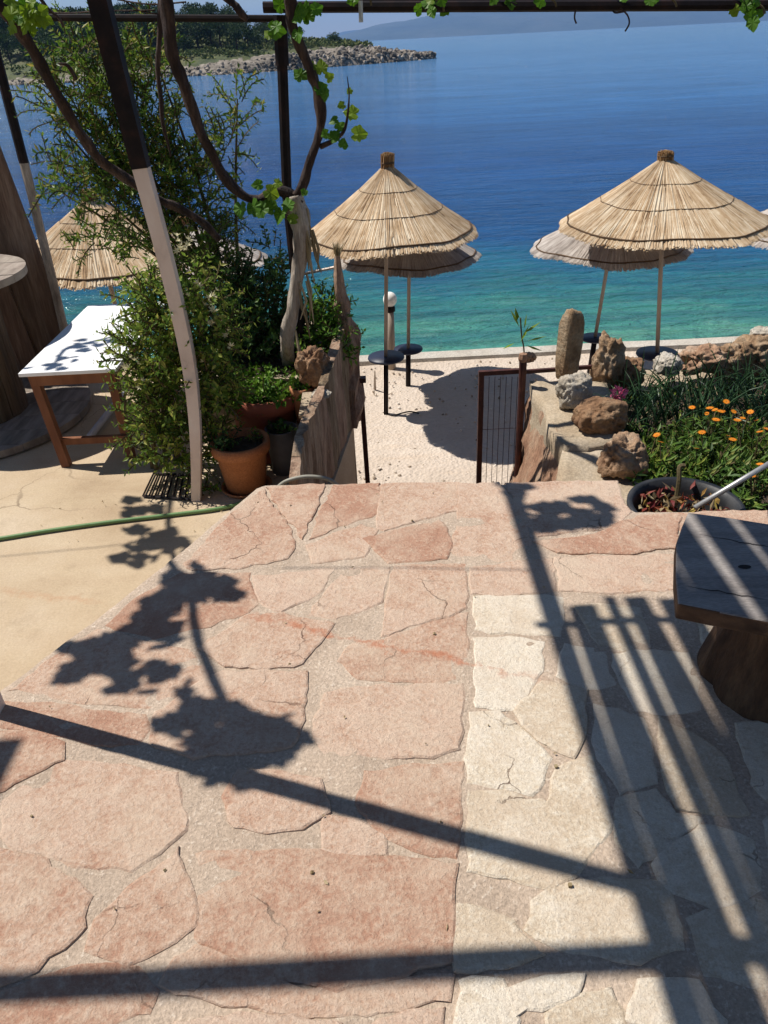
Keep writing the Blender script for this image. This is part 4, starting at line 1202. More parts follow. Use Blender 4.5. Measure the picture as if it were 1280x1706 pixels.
pot_plant('herb', 'low leafy green plant in the dark grey pot', G(476, 783, FLOOR_Z) + Vector((0, 0, .232)), 14, .08, .08, .042, .028, 'dark_leaf')
pot_plant('herb', 'small dark leafy plant hanging over the left side of the orange pot', pc + Vector((-.10, -.02, .255)), 16, .08, .12, .038, .022, 'dark_leaf')
pot_plant('seedling', 'small yellow green seedling in the orange pot soil', pc + Vector((.07, .05, .255)), 7, .05, .06, .03, .016, 'mint_leaf')
pot_plant('herb', 'small herb in the tan pot between red pot and wall', Vector((-.43, 4.10, -.075)), 14, .05, .09, .03, .02, 'mint_leaf')
pot_plant('weed', 'low weeds at the foot of the bent post beside the orange pot', G(348, 818, FLOOR_Z), 9, .08, .09, .03, .016, 'mint_leaf')

def rock(label, p, size, mat, seed, rough=.35, pits=.22, cat='rock', name='rock', rot=0, sub=5):
    o = link(name, rock_mesh(name, size, M[mat], seed, rough, sub, pits))
    o.location = p; o.rotation_euler.z = rot
    return tag(o, label, cat)
rock('brown holed rock like a seated figure on the bed edge above the red pot', A(520, 612, 4.08), (.075, .07, .115), 'darkstone', 4, .55, .3)
rock('small flat stone on top of the board wall', A(534, 657, 3.86), (.05, .06, .014), 'whitestone', 7, .3)
# metal floor grate
gt = thing('floor_grate', 'dark metal floor grate at the foot of the honeysuckle shrub', 'grate', G(285, 815, FLOOR_Z))
ga, gb, gc, gd = [G(*p, FLOOR_Z + .012) for p in ((238, 826), (318, 832), (322, 792), (256, 788))]
for k in range(9):
    f = k / 8
    MB().tube([ga.lerp(gb, f), gd.lerp(gc, f)], .006, 4).build('bar', M['black_paint'], gt)
for a_, b_ in ((ga, gb), (gd, gc)): MB().tube([a_, b_], .008, 4).build('frame', M['black_paint'], gt)

# white table
tb = thing('white_table', 'low white-topped wooden table with shadow of a vine on it', 'table', (-1.74, 4.8, FLOOR_Z))
TX0, TX1, TY0, TY1, TZ = -2.01, -1.46, 4.13, 5.44, .095
for i in range(3):
    ya, yb = TY0 + (TY1 - TY0) / 3 * i, TY0 + (TY1 - TY0) / 3 * (i + 1)
    o = MB().box(((TX0 + TX1) / 2, (ya + yb) / 2, TZ - .011), (TX1 - TX0, yb - ya - .004, .022)).build('top_board', M['table_white'], tb)
    bevel(o, .003)
for x, y, nx_, ny_ in ((TX0 + .06, TY0 + .05, .10, -.04), (TX1 - .05, TY0 + .05, -.02, .03), (TX0 + .06, TY1 - .05, .05, 0), (TX1 - .05, TY1 - .05, -.02, 0)):
    MB().tube([(x + nx_ * .6, y + ny_, FLOOR_Z), (x, y, TZ - .023)], .034, 4, square=True).build('leg', M['table_wood'], tb)
for a_, b_ in (((TX0 + .06, TY0 + .03, TZ - .055), (TX1 - .05, TY0 + .03, TZ - .055)), ((TX0 + .06, TY1 - .03, TZ - .055), (TX1 - .05, TY1 - .03, TZ - .055))):
    MB().box((Vector(a_) + Vector(b_)) / 2, (TX1 - TX0 - .10, .025, .06)).build('apron', M['table_wood'], tb)
for x in (TX0 + .045, TX1 - .035):
    MB().box((x, (TY0 + TY1) / 2, TZ - .055), (.022, TY1 - TY0 - .12, .06)).build('apron', M['table_wood'], tb)
MB().box(((TX0 + TX1) / 2 + .02, TY0 + .04, FLOOR_Z + .15), (TX1 - TX0 - .12, .03, .04)).build('stretcher', M['table_wood'], tb)
o = MB().tube([G(149, 728, FLOOR_Z + .03), G(206, 655, FLOOR_Z + .06)], .022, 10).build('pipe', M['pipe'])
tag(o, 'pale pipe lying on the floor under the white table', 'pipe')

# cable reel table and board screen on the left
cr = Vector((-2.755, 4.9, FLOOR_Z))
reel = thing('cable_reel', 'big round wooden cable reel used as a table at the left', 'cable reel', cr)
def disc_boards(z, r, th, name, n=7):
    w = 2 * r / n
    for i in range(n):
        ya, yb = -r + w * i + .002, -r + w * (i + 1) - .002
        pts = []
        for s_ in range(9):
            y = ya + (yb - ya) * s_ / 8; pts.append((math.sqrt(max(0, r * r - y * y)), y))
        pts += [(-x, y) for x, y in reversed(pts)]
        mb = MB().prism([(cr.x + x, cr.y + y) for x, y in pts], z, z + th + R.uniform(-.002, .002))
        mb.build(name, M['grey_plank'], reel)
disc_boards(FLOOR_Z + .012, .76, .045, 'base_board')
disc_boards(.43, .575, .045, 'top_board')
ns = 16
for i in range(ns):
    a0, a1_ = 6.2832 * i / ns + .012, 6.2832 * (i + 1) / ns - .012
    poly = [(cr.x + r_ * math.cos(a), cr.y + r_ * math.sin(a)) for r_, a in ((.345, a0), (.352, (a0 + a1_) / 2), (.345, a1_), (.30, a1_), (.30, a0))]
    MB().prism(poly, FLOOR_Z + .06, .428).build('stave', M['plank'], reel)
scr = thing('board_screen', 'tall leaning screen of old dark planks behind the cable reel', 'screen', (-2.7, 5.55, FLOOR_Z))
eb, et = A(117, 560, 5.6), A(-4, 262, 5.6)
for i in range(7):
    bt = Vector((eb.x - .075 - .152 * i, 5.6, FLOOR_Z)); tp_ = Vector((et.x - .075 - .152 * i, 5.66, et.z + .12 - .02 * (i % 3)))
    bt.x += (eb.x - et.x) * (eb.z - FLOOR_Z) / (et.z - eb.z)
    d = tp_ - bt
    dz = d.normalized(); dy = dz.cross(Vector((1, 0, 0))).normalized(); dx = dy.cross(dz)
    q = Matrix((dx, dy, dz)).transposed()
    MB().box((bt + tp_) / 2 + Vector((0, .014 * (i % 2), 0)), (.146, .03, d.length), q).build('plank', M['plank'], scr)
for z in (-.2, .75):
    MB().box((et.x - .52 - .03 * z, 5.69, z), (1.02, .03, .07)).build('batten', M['plank'], scr)
# hoses
hpts = [(-700, 1040), (-360, 960), (-60, 905), (0, 897), (80, 884), (180, 870), (290, 857), (360, 848), (400, 838), (440, 815)]
o = MB().tube(spline([G(*p, FLOOR_Z + .014) for p in hpts], 6), .0105, 8).build('garden_hose', M['hose'], smooth=True)
tag(o, 'green garden hose lying across the tan concrete floor', 'hose')
o = MB().tube(spline([A(462, 812, 3.02), A(478, 801, 3.02), A(510, 794, 3.02), A(545, 798, 3.02), A(566, 812, 3.02)], 6), .009, 8).build('garden_hose', M['pale_hose'], smooth=True)
tag(o, 'pale grey hose loop arching just behind the terrace edge', 'hose')

# ================================================================== GATE AND GARDEN ON THE RIGHT
gate = thing('beach_gate', 'rusty brown metal gate frame with thin wires at the foot of the steps', 'gate', (.3, 4.6, BEACH_Z))
GY = 4.6
gl0, gl1 = A(600, 634, GY), A(612, 805, GY)
MB().tube([(gl0.x + .012, GY, BEACH_Z - .05), gl0], .022, 4, square=True).build('post', M['rust'], gate)
MB().box(gl0 + Vector((.004, 0, .006)), (.062, .05, .03)).build('post_cap', M['rust'], gate)
gr0 = A(803, 622, GY)
MB().tube([(gr0.x, GY, BEACH_Z - .05), gr0], .023, 4, square=True).build('post', M['rust'], gate)
re = A(992, 611, GY)
MB().tube([gr0 + Vector((-.018, 0, .0)), A(868, 618, GY)], .02, 4, square=True).build('rail', M['rust'], gate)
MB().tube([A(870, 620, GY), re], .016, 4, square=True).build('rail', M['rust'], gate)
for k in range(6):
    px = 816 + k * 9.5
    p = A(px, 628, GY)
    MB().tube([p, (p.x, GY + R.uniform(-.01, .01), BEACH_Z)], .0022, 3).build('wire', M['rust'], gate)
for z in (-.62, -1.1):
    MB().tube([(gr0.x, GY - .005, z), (gr0.x + .25, GY - .005, z)], .002, 3).build('wire', M['rust'], gate)
pp = A(872, 600, 4.5)
pl = thing('red_wood_post', 'short weathered red-brown post at the end of the gate rail', 'post', (pp.x, 4.5, BEACH_Z))
MB().tube([(pp.x, 4.5, BEACH_Z), (pp.x + .004, 4.5, -.3), (pp.x, 4.5, pp.z)], [.026, .023, .022], 8, wob=.5).build('shaft', M['rust'], pl)
MB().lathe([(.0, .05), (.024, .04), (.03, .01), (.024, -.01)], (pp.x, 4.5, pp.z), 10).build('knob', M['redstone'], pl)
# garden wall: battered face, uneven rendered top in two levels
GZ = -.42
gw = thing('garden_wall', 'rough rendered garden wall with a sloping reddish face beside the steps', 'wall', (1, 3.8, BEACH_Z))
def wall_seg(pts, name, mat, tops, base):
    """pts: plan outline (left edge first two), lofted from a wider foot to the top"""
    n = len(pts)
    mb = MB()
    mb.v = [(x, y, z) for (x, y), z in zip(base, [BEACH_Z - .05] * n)] + [(x, y, z) for (x, y), z in zip(pts, tops)]
    mb.f = [tuple(range(n, 2 * n))] + [(i, (i + 1) % n, (i + 1) % n + n, i + n) for i in range(n)]
    o = mb.build(name, M[mat], gw)
    return o
def rough_top(poly, z0, z1, name, mat, seed, tops=None, sub=7, amp=.034):
    bm = bmesh.new()
    vb_ = [bm.verts.new((x, y, z0)) for x, y in poly]
    vt_ = [bm.verts.new((x, y, (tops[i] if tops else z1))) for i, (x, y) in enumerate(poly)]
    n = len(poly)
    bm.faces.new(list(reversed(vb_)))
    bm.faces.new(vt_)
    for i in range(n): bm.faces.new((vb_[i], vb_[(i + 1) % n], vt_[(i + 1) % n], vt_[i]))
    bmesh.ops.recalc_face_normals(bm, faces=bm.faces)
    bmesh.ops.triangulate(bm, faces=bm.faces)
    bmesh.ops.subdivide_edges(bm, edges=bm.edges, cuts=sub, use_grid_fill=True)
    for v in bm.verts:
        p = v.co
        v.co = p + Vector((mn.noise(p * 4 + Vector((seed, 0, 0))), mn.noise(p * 4 + Vector((0, seed, 0))), mn.noise(p * 5 + Vector((0, 0, seed))))) * amp + Vector((mn.noise(p * 15), mn.noise(p * 15 + Vector((5, 5, 5))), mn.noise(p * 15 + Vector((9, 1, 3))))) * amp * .35
    me = bpy.data.meshes.new(name); bm.to_mesh(me); bm.free()
    me.materials.append(M[mat])
    me.polygons.foreach_set('use_smooth', [True] * len(me.polygons))
    return link(name, me, gw)
c1 = [G(p[0], p[1], -.29) for p in ((884, 638), (1010, 632), (1050, 740), (938, 742))]
rough_top([(p.x, p.y) for p in c1], -.9, -.29, 'top_course', 'stucco', 3.0)
c2 = [G(p[0], p[1], -.33) for p in ((936, 748), (1060, 744), (1072, 860), (928, 860))]
rough_top([(p.x, p.y) for p in c2], -.9, -.33, 'top_course', 'stucco', 8.0)
# battered face
f0, f1, f2, f3 = G(890, 640, -.30), G(940, 745, -.31), G(932, 800, -.35), G(924, 870, -.36)
mb = MB()
up_ = spline([f0, f1, f2, f3], 8)
dn_ = [Vector((.87 - .12 * (i / (len(up_) - 1)), p.y, -1.0)) for i, p in enumerate(up_)]
m = 14
for i, (a_, b_) in enumerate(zip(up_, dn_)):
    for j in range(m + 1):
        p = a_.lerp(b_, j / m)
        nz = .05 * mn.noise(p * 5) + .03 * mn.noise(p * 13)
        mb.v.append((p.x + nz * min(1, j / 2), p.y, p.z))
mb.f = [(i * (m + 1) + j, i * (m + 1) + j + 1, (i + 1) * (m + 1) + j + 1, (i + 1) * (m + 1) + j) for i in range(len(up_) - 1) for j in range(m)]
mb.build('red_face', M['redstone'], gw, True)
dn = [Vector((.9, 4.6, -1.0)), Vector((.66, 2.8, -1.0)), Vector((.66, 2.8, BEACH_Z)), Vector((.9, 4.6, BEACH_Z))]
MB().prism([(.88, 4.55), (.70, 2.85), (1.2, 2.85), (1.3, 4.55)], BEACH_Z - .1, -.93).build('footing', M['redstone'], gw)
# garden ground
mb = MB()
nx, ny = 46, 28
for j in range(ny + 1):
    for i in range(nx + 1):
        x, y = 1.12 + 4.4 * i / nx, 2.42 + 2.5 * j / ny
        mb.v.append((x, y, GZ + .05 * mn.noise(Vector((x * 3, y * 3, 2))) + .02 * mn.noise(Vector((x * 11, y * 11, 2)))))
mb.f = [(j * (nx + 1) + i, j * (nx + 1) + i + 1, (j + 1) * (nx + 1) + i + 1, (j + 1) * (nx + 1) + i) for j in range(ny) for i in range(nx)]
tag(mb.build('garden_bed', M['soil'], smooth=True), kind='structure')
gw2 = thing('retaining_wall', 'pale rendered retaining wall at the seaward side of the flower garden', 'wall', (3, 4.9, BEACH_Z))
MB().prism([(1.28, 4.58), (1.28, 4.92), (5.6, 5.08), (5.6, 4.74)], BEACH_Z - .1, -.40).build('body', M['stucco'], gw2)

# rocks of the garden edge
ss = thing('standing_stone', 'tall narrow brown stone standing upright behind the white rock', 'stone', G(945, 630, -.26))
me = rock_mesh('stone', (.066, .055, .215), M['limestone'], 21, .26, 4, .16, .5)
o = link('stone', me, ss); o.matrix_parent_inverse = Matrix.Identity(4)
o.location = A(949, 574, 4.42) - G(945, 630, -.26); o.rotation_euler = (0, rad(3), .5)
rock('pale white rounded rock below the standing stone', A(957, 652, 4.15), (.10, .09, .105), 'whitestone', 31, .3)
rock('rounded brown rock on the wall right of the white rock', A(1002, 695, 3.86), (.135, .12, .105), 'darkstone', 45, .28)
rock('jagged tan rock at the garden corner beside the black tub', A(1036, 764, 3.42), (.105, .10, .115), 'limestone', 52, .42, .2)
rock('upright brown holed rock at the end of the gate rail', A(1014, 606, 4.58), (.085, .09, .165), 'limestone', 63, .45, .22)
rock('squat brown rock leaning behind the upright holed rock', A(1045, 622, 4.62), (.10, .09, .10), 'darkstone', 71, .4, .2)
rock('small pale yellow stone in the row behind the onions', A(1112, 608, 4.66), (.075, .08, .07), 'whitestone', 83, .4)
rock('long knobbly brown rock in the row behind the onions', A(1172, 602, 4.68), (.14, .10, .09), 'limestone', 92, .5, .25)
rock('rounded holed rock touching the long knobbly rock', A(1210, 600, 4.72), (.10, .10, .10), 'limestone', 99, .45, .25)
rock('big brown rock at the right end of the row', A(1262, 594, 4.76), (.15, .12, .14), 'limestone', 107, .45, .22)
rock('pale pointed rock on top of the big brown rock', A(1272, 562, 4.86), (.09, .08, .07), 'whitestone', 117, .4)
rock('small grey pebble beside the gate rail on the beach', A(880, 596, 8.0), (.08, .08, .05), 'limestone', 121, .3)

# plants of the garden
def blade(mb, p, d, L, w, droop):
    p = Vector(p); d = Vector(d).normalized()
    side = d.cross(Vector((R.uniform(-1, 1), R.uniform(-1, 1), .1))).normalized()
    vs = []; n = 5
    for k in range(n + 1):
        f = k / n
        ww = w * (1 - f) ** .6 * .5
        nn = d.cross(side)
        vs += [p + side * ww, p - nn * ww * .8, p - side * ww]
        p = p + d * (L / n)
        d = (d + Vector((0, 0, -droop / n * (1 + 2 * f)))).normalized()
    fs = []
    for k in range(n):
        fs += [(k * 3, k * 3 + 1, k * 3 + 4, k * 3 + 3), (k * 3 + 1, k * 3 + 2, k * 3 + 5, k * 3 + 4)]
    mb.add(vs, fs)
def onion(seed):
    t = thing('onion_plant', 'onion plant with long thin arching blades in the garden bed', 'plant', (0, 0, 0), 'onion plants in the garden bed', world=False)
    mb = MB()
    for q in range(8):
        blade(mb, (R.uniform(-.02, .02), R.uniform(-.02, .02), 0), (R.uniform(-.55, .55), R.uniform(-.55, .55), 1), R.uniform(.22, .40), .014, R.uniform(.3, 1.6))
    mb.build('blades', M['onion_leaf'], t)
    return t
ons = [onion(k) for k in range(3)]
uo = [False] * 3
for i in range(48):
    px = 1042 + (i % 16) * 18 + R.uniform(-8, 8); py = (694, 668, 722)[i // 16] + R.uniform(-10, 10) + (12 if i % 16 < 3 else 0)
    p = G(px, py, GZ)
    k = i % 3
    o = ons[k] if not uo[k] else copy_tree(ons[k])
    uo[k] = True
    o.location = p + Vector((0, 0, -.01)); o.rotation_euler.z = R.uniform(0, 6.28)
    s = R.uniform(.85, 1.2); o.scale = (s, s, s)
for i in range(10):
    o = copy_tree(ons[i % 3]); o.location = (2.3 + .2 * i, R.uniform(3.7, 4.5), GZ - .01); o.rotation_euler.z = R.uniform(0, 6)
def daisy(name, mat):
    mb = MB()
    for k in range(14):
        a = k * 6.2832 / 14
        d = Vector((math.cos(a), math.sin(a), .22))
        mb.leaf(d * .15, d, Vector((-math.sin(a), math.cos(a), 0)), .85, .36, .05)
    return mb.mesh(name, mat)
DA = daisy('flower', M['orange']); DY = daisy('flower', M['yellow'])
EYEM = MB().lathe([(.3, .02), (.24, .10), (.02, .14)], (0, 0, 0), 10).mesh('flower_eye', M['flower_eye'])
def calendula(k):
    t = thing('marigold_plant', 'leafy green marigold plant with orange flowers in the garden bed', 'plant', (0, 0, 0), 'marigolds in the garden bed', world=False)
    st, lf = MB(), MB()
    sts = [(Vector((R.uniform(-.05, .05), R.uniform(-.05, .05), 0)), Vector((R.uniform(-1, 1), R.uniform(-1, 1), 1.3))) for q in range(15)]
    shoots(st, lf, sts, .20, .026, .074, .020, droop=.4)
    for q in range((2, 1, 0)[k]):
        a = R.uniform(0, 6.28); r = R.uniform(.03, .12); h = R.uniform(.20, .27)
        c = Vector((r * math.cos(a), r * math.sin(a), h))
        st.tube([(0, 0, 0), c * .6, c], .003, 4)
        fo = link('flower', DA if R.random() < .7 else DY, t); fo.location = c; fo.scale = (R.uniform(.017, .023),) * 3; fo.rotation_euler = (R.uniform(-.7, .3), R.uniform(-.5, .5), R.uniform(0, 6))
        fe = link('flower_eye', EYEM, fo)
    st.build('stems', M['twig'], t)
    lf.build('foliage', M['marigold_leaf'] if k != 1 else M['shrub_leaf'], t)
    if k == 2: t['label'] = 'leafy green plant without flowers in the garden bed'; t['category'] = 'plant'; t['group'] = 'leafy plants in the garden bed'
    return t
cals = [calendula(k) for k in range(3)]
uc = [False] * 3
spots = []
for i in range(64):
    px, py = R.uniform(1062, 1300), R.uniform(735, 836)
    spots.append((px, py))
for i, (px, py) in enumerate(spots):
    if px < 1235 and py > 812: continue
    p = G(px, py, GZ)
    if (p.x - 1.3) ** 2 + (p.y - 2.86) ** 2 < .1: continue
    k = (2 if R.random() < .85 else 1) if px < 1130 else R.choice((0, 1, 2, 2))
    o = cals[k] if not uc[k] else copy_tree(cals[k])
    uc[k] = True
    o.location = p + Vector((0, 0, -.02)); o.rotation_euler.z = R.uniform(0, 6.28)
    s = R.uniform(.8, 1.15); o.scale = (s, s, s)
for i in range(26):
    k = R.choice((0, 0, 1)); o = copy_tree(cals[k]); o.location = (R.uniform(1.75, 3.2), R.uniform(2.6, 3.6), GZ - .02); o.rotation_euler.z = R.uniform(0, 6.28)
for k in range(3):
    if not uc[k]: cals[k].location = (3.4 + k * .3, 3.2, GZ)
# ground leaves, dry stalks
mb = MB()
for q in range(900):
    x, y = R.uniform(1.2, 3.4), R.uniform(2.55, 4.75)
    mb.leaf((x, y, GZ + R.uniform(0, .07)), rnd_dir(.1), rnd_dir(.5), R.uniform(.02, .06), R.uniform(.01, .03))
tag(mb.build('ground_cover', M['shrub_leaf']), kind='stuff')
mb = MB()
for q in range(160):
    p = G(R.uniform(1060, 1280), R.uniform(640, 760), GZ + .04)
    d = rnd_dir(.0) * R.uniform(.03, .12)
    mb.tube([p, p + d], .0022, 3, cap=False)
tag(mb.build('dry_stalks', M['dry_leaf']), kind='stuff')
pf = thing('pink_flower', 'pink flower head at the left end of the onion row', 'flower', G(1030, 690, GZ))
c = A(1030, 659, 4.0)
MB().tube([G(1030, 690, GZ), c], .004, 4).build('stem', M['twig'], pf)
mb = MB()
for q in range(60):
    d = rnd_dir(.3); mb.leaf(c + d * R.uniform(.01, .045), d, rnd_dir(), .028, .02)
mb.build('petals', M['pink_petal'], pf)
sp = thing('green_sapling', 'bright green sapling sprouting beside the red-brown post', 'sapling', (pp.x, 4.6, -.5))
mb = MB().tube(spline([(pp.x + .01, 4.6, -.6), A(874, 600, 4.6), A(870, 560, 4.6), A(868, 530, 4.6)], 5), .005, 5)
mb.build('stem', M['twig'], sp)
for (px, py, dx, dz, s) in [(866, 545, -.4, 1, .085), (872, 556, .9, .5, .09), (868, 570, .5, .9, .08), (880, 568, .9, .1, .08), (874, 548, .2, 1, .07), (862, 535, -.1, 1, .075), (876, 575, .7, -.3, .08), (858, 572, -.9, -.2, .06)]:
    MB().leaf(A(px, py, 4.6), Vector((dx, R.uniform(-.5, .1), dz)), Vector((R.uniform(-.4, .4), -1, .4)), s * 1.45, s * .62).build('leaf', M['bright_leaf'], sp)

mb = MB()
for q in range(36):
    x, y = R.uniform(-1.0, 1.2), R.uniform(.6, 2.75)
    if q % 3: mb.leaf((x, y, .008), Vector((R.uniform(-1, 1), R.uniform(-1, 1), R.uniform(-.05, .12))), rnd_dir(), R.uniform(.006, .02), R.uniform(.003, .009))
    else: mb.box((x, y, .006), (R.uniform(.003, .008),) * 3, Matrix.Rotation(R.uniform(0, 3), 3, rnd_dir()))
for q in range(45):
    p = G(R.uniform(60, 420), 835 + abs(R.gauss(0, 55)), FLOOR_Z)
    mb.leaf(p + Vector((0, 0, .006)), Vector((R.uniform(-1, 1), R.uniform(-1, 1), R.uniform(-.05, .12))), rnd_dir(), R.uniform(.006, .022), R.uniform(.003, .008))
tag(mb.build('leaf_litter', M['dry_leaf']), kind='stuff')
# black tub with cuttings, and the steel rod
tc = Vector((1.30, 2.81, GZ - .055))
tub = thing('black_tub', 'round black plastic tub of plant cuttings at the paving edge', 'tub', tc)
MB().lathe([(.02, .012), (.175, .0), (.226, .295), (.242, .298), (.242, .315), (.220, .312), (.208, .26), (.17, .03), (.02, .03)], tc, 44).build('body', M['black_plastic'], tub, True)
mb, mb2 = MB(), MB()
for q in range(300):
    a, r_ = R.uniform(0, 6.28), .195 * R.random() ** .5
    p = tc + Vector((r_ * math.cos(a), r_ * math.sin(a), .19 + R.uniform(0, .10)))
    (mb if R.random() < .62 else mb2).leaf(p, rnd_dir(.3), rnd_dir(), R.uniform(.03, .07), R.uniform(.015, .03))
cut = thing('plant_cuttings', 'red and yellow withered plant cuttings inside the black tub', 'cuttings', tc + Vector((0, 0, .15)))
mb.build('red_leaves', M['red_leaf'], cut); mb2.build('pale_leaves', M['dry_leaf'], cut)
MB().tube(spline([A(1128, 826, 2.85), A(1132, 800, 2.86), A(1133, 778, 2.88), A(1142, 776, 2.88)], 4), .010, 6).build('cut_stem', M['twig'], cut)
o = MB().tube([A(1158, 846, 2.72), A(1330, 744, 2.85)], .0115, 10).build('steel_rod', M['galv'], smooth=True)
tag(o, 'grey steel rod slanting out of the black tub', 'rod')

# stump table
stt = thing('stump_table', 'rustic low table of a grey slab on a dark tree stump', 'table', (1.06, 1.62, 0))
slab = [(1130, 1006), (1126, 960), (1127, 905), (1137, 876), (1147, 853), (1210, 861), (1280, 872), (1420, 896), (1500, 960), (1480, 1085), (1380, 1062), (1280, 1035), (1200, 1020)]
pts = [G(p[0], p[1], .40) for p in slab]
mb = MB(); mb.prism([(p.x, p.y) for p in pts], .352, .40)
so = mb.build('slab', M['slab_wood'], stt)
so.data.materials.append(M['slab_edge'])
for p in so.data.polygons:
    if abs(p.normal.z) < .5: p.material_index = 1
bevel(so, .006, 3)
kc = G(1241, 944, .4015)
MB().add([(kc.x + a_ * .017 * math.cos(q), kc.y + a_ * .009 * math.sin(q), .4015) for a_ in (1,) for q in [k * .5236 for k in range(12)]], [tuple(range(12))]).build('knot', M['black_paint'], stt)
for (pa, pb) in (((1138, 975), (1285, 1000)), ((1165, 890), (1330, 920))):
    c0, c1 = G(*pa, .4012), G(*pb, .4012)
    mb = MB()
    for k in range(13):
        q = c0.lerp(c1, k / 12) + Vector((0, .008 * mn.noise(Vector((k * .7, pa[0], 1))), 0)); w_ = .0016 * math.sin(math.pi * k / 12) + .0002
        mb.v += [(q.x, q.y - w_, .4012), (q.x, q.y + w_, .4012)]
    mb.f = [(k * 2, k * 2 + 2, k * 2 + 3, k * 2 + 1) for k in range(12)]
    mb.build('crack', M['black_paint'], stt)
prof = [(.20, -.01), (.20, .02), (.19, .07), (.178, .13), (.16, .2), (.165, .28), (.175, .35)]
mb = MB()
n = 56
for r_, z in spline([Vector((r_, 0, z)) for r_, z in prof], 4) and [(v.x, v.z) for v in spline([Vector((r_, 0, z)) for r_, z in prof], 4)]:
    for j in range(n):
        th = 6.2832 * j / n
        ridges = .10 * mn.noise(Vector((math.cos(th) * 2.2, math.sin(th) * 2.2, z * 1.5))) + .05 * mn.noise(Vector((math.cos(th) * 6, math.sin(th) * 6, z * 3)))
        foot = 1 + max(0, .09 - z) * .45 * math.sin(th * 5 + 1)
        rr = r_ * (1 + ridges * .8) * foot
        mb.v.append((1.09 + rr * math.cos(th), 1.60 + rr * math.sin(th), z))
k = len(mb.v) // n
mb.f = [(i * n + j, i * n + (j + 1) % n, (i + 1) * n + (j + 1) % n, (i + 1) * n + j) for i in range(k - 1) for j in range(n)] + [tuple((k - 1) * n + j for j in range(n))]
mb.build('stump', M['stump'], stt, True)

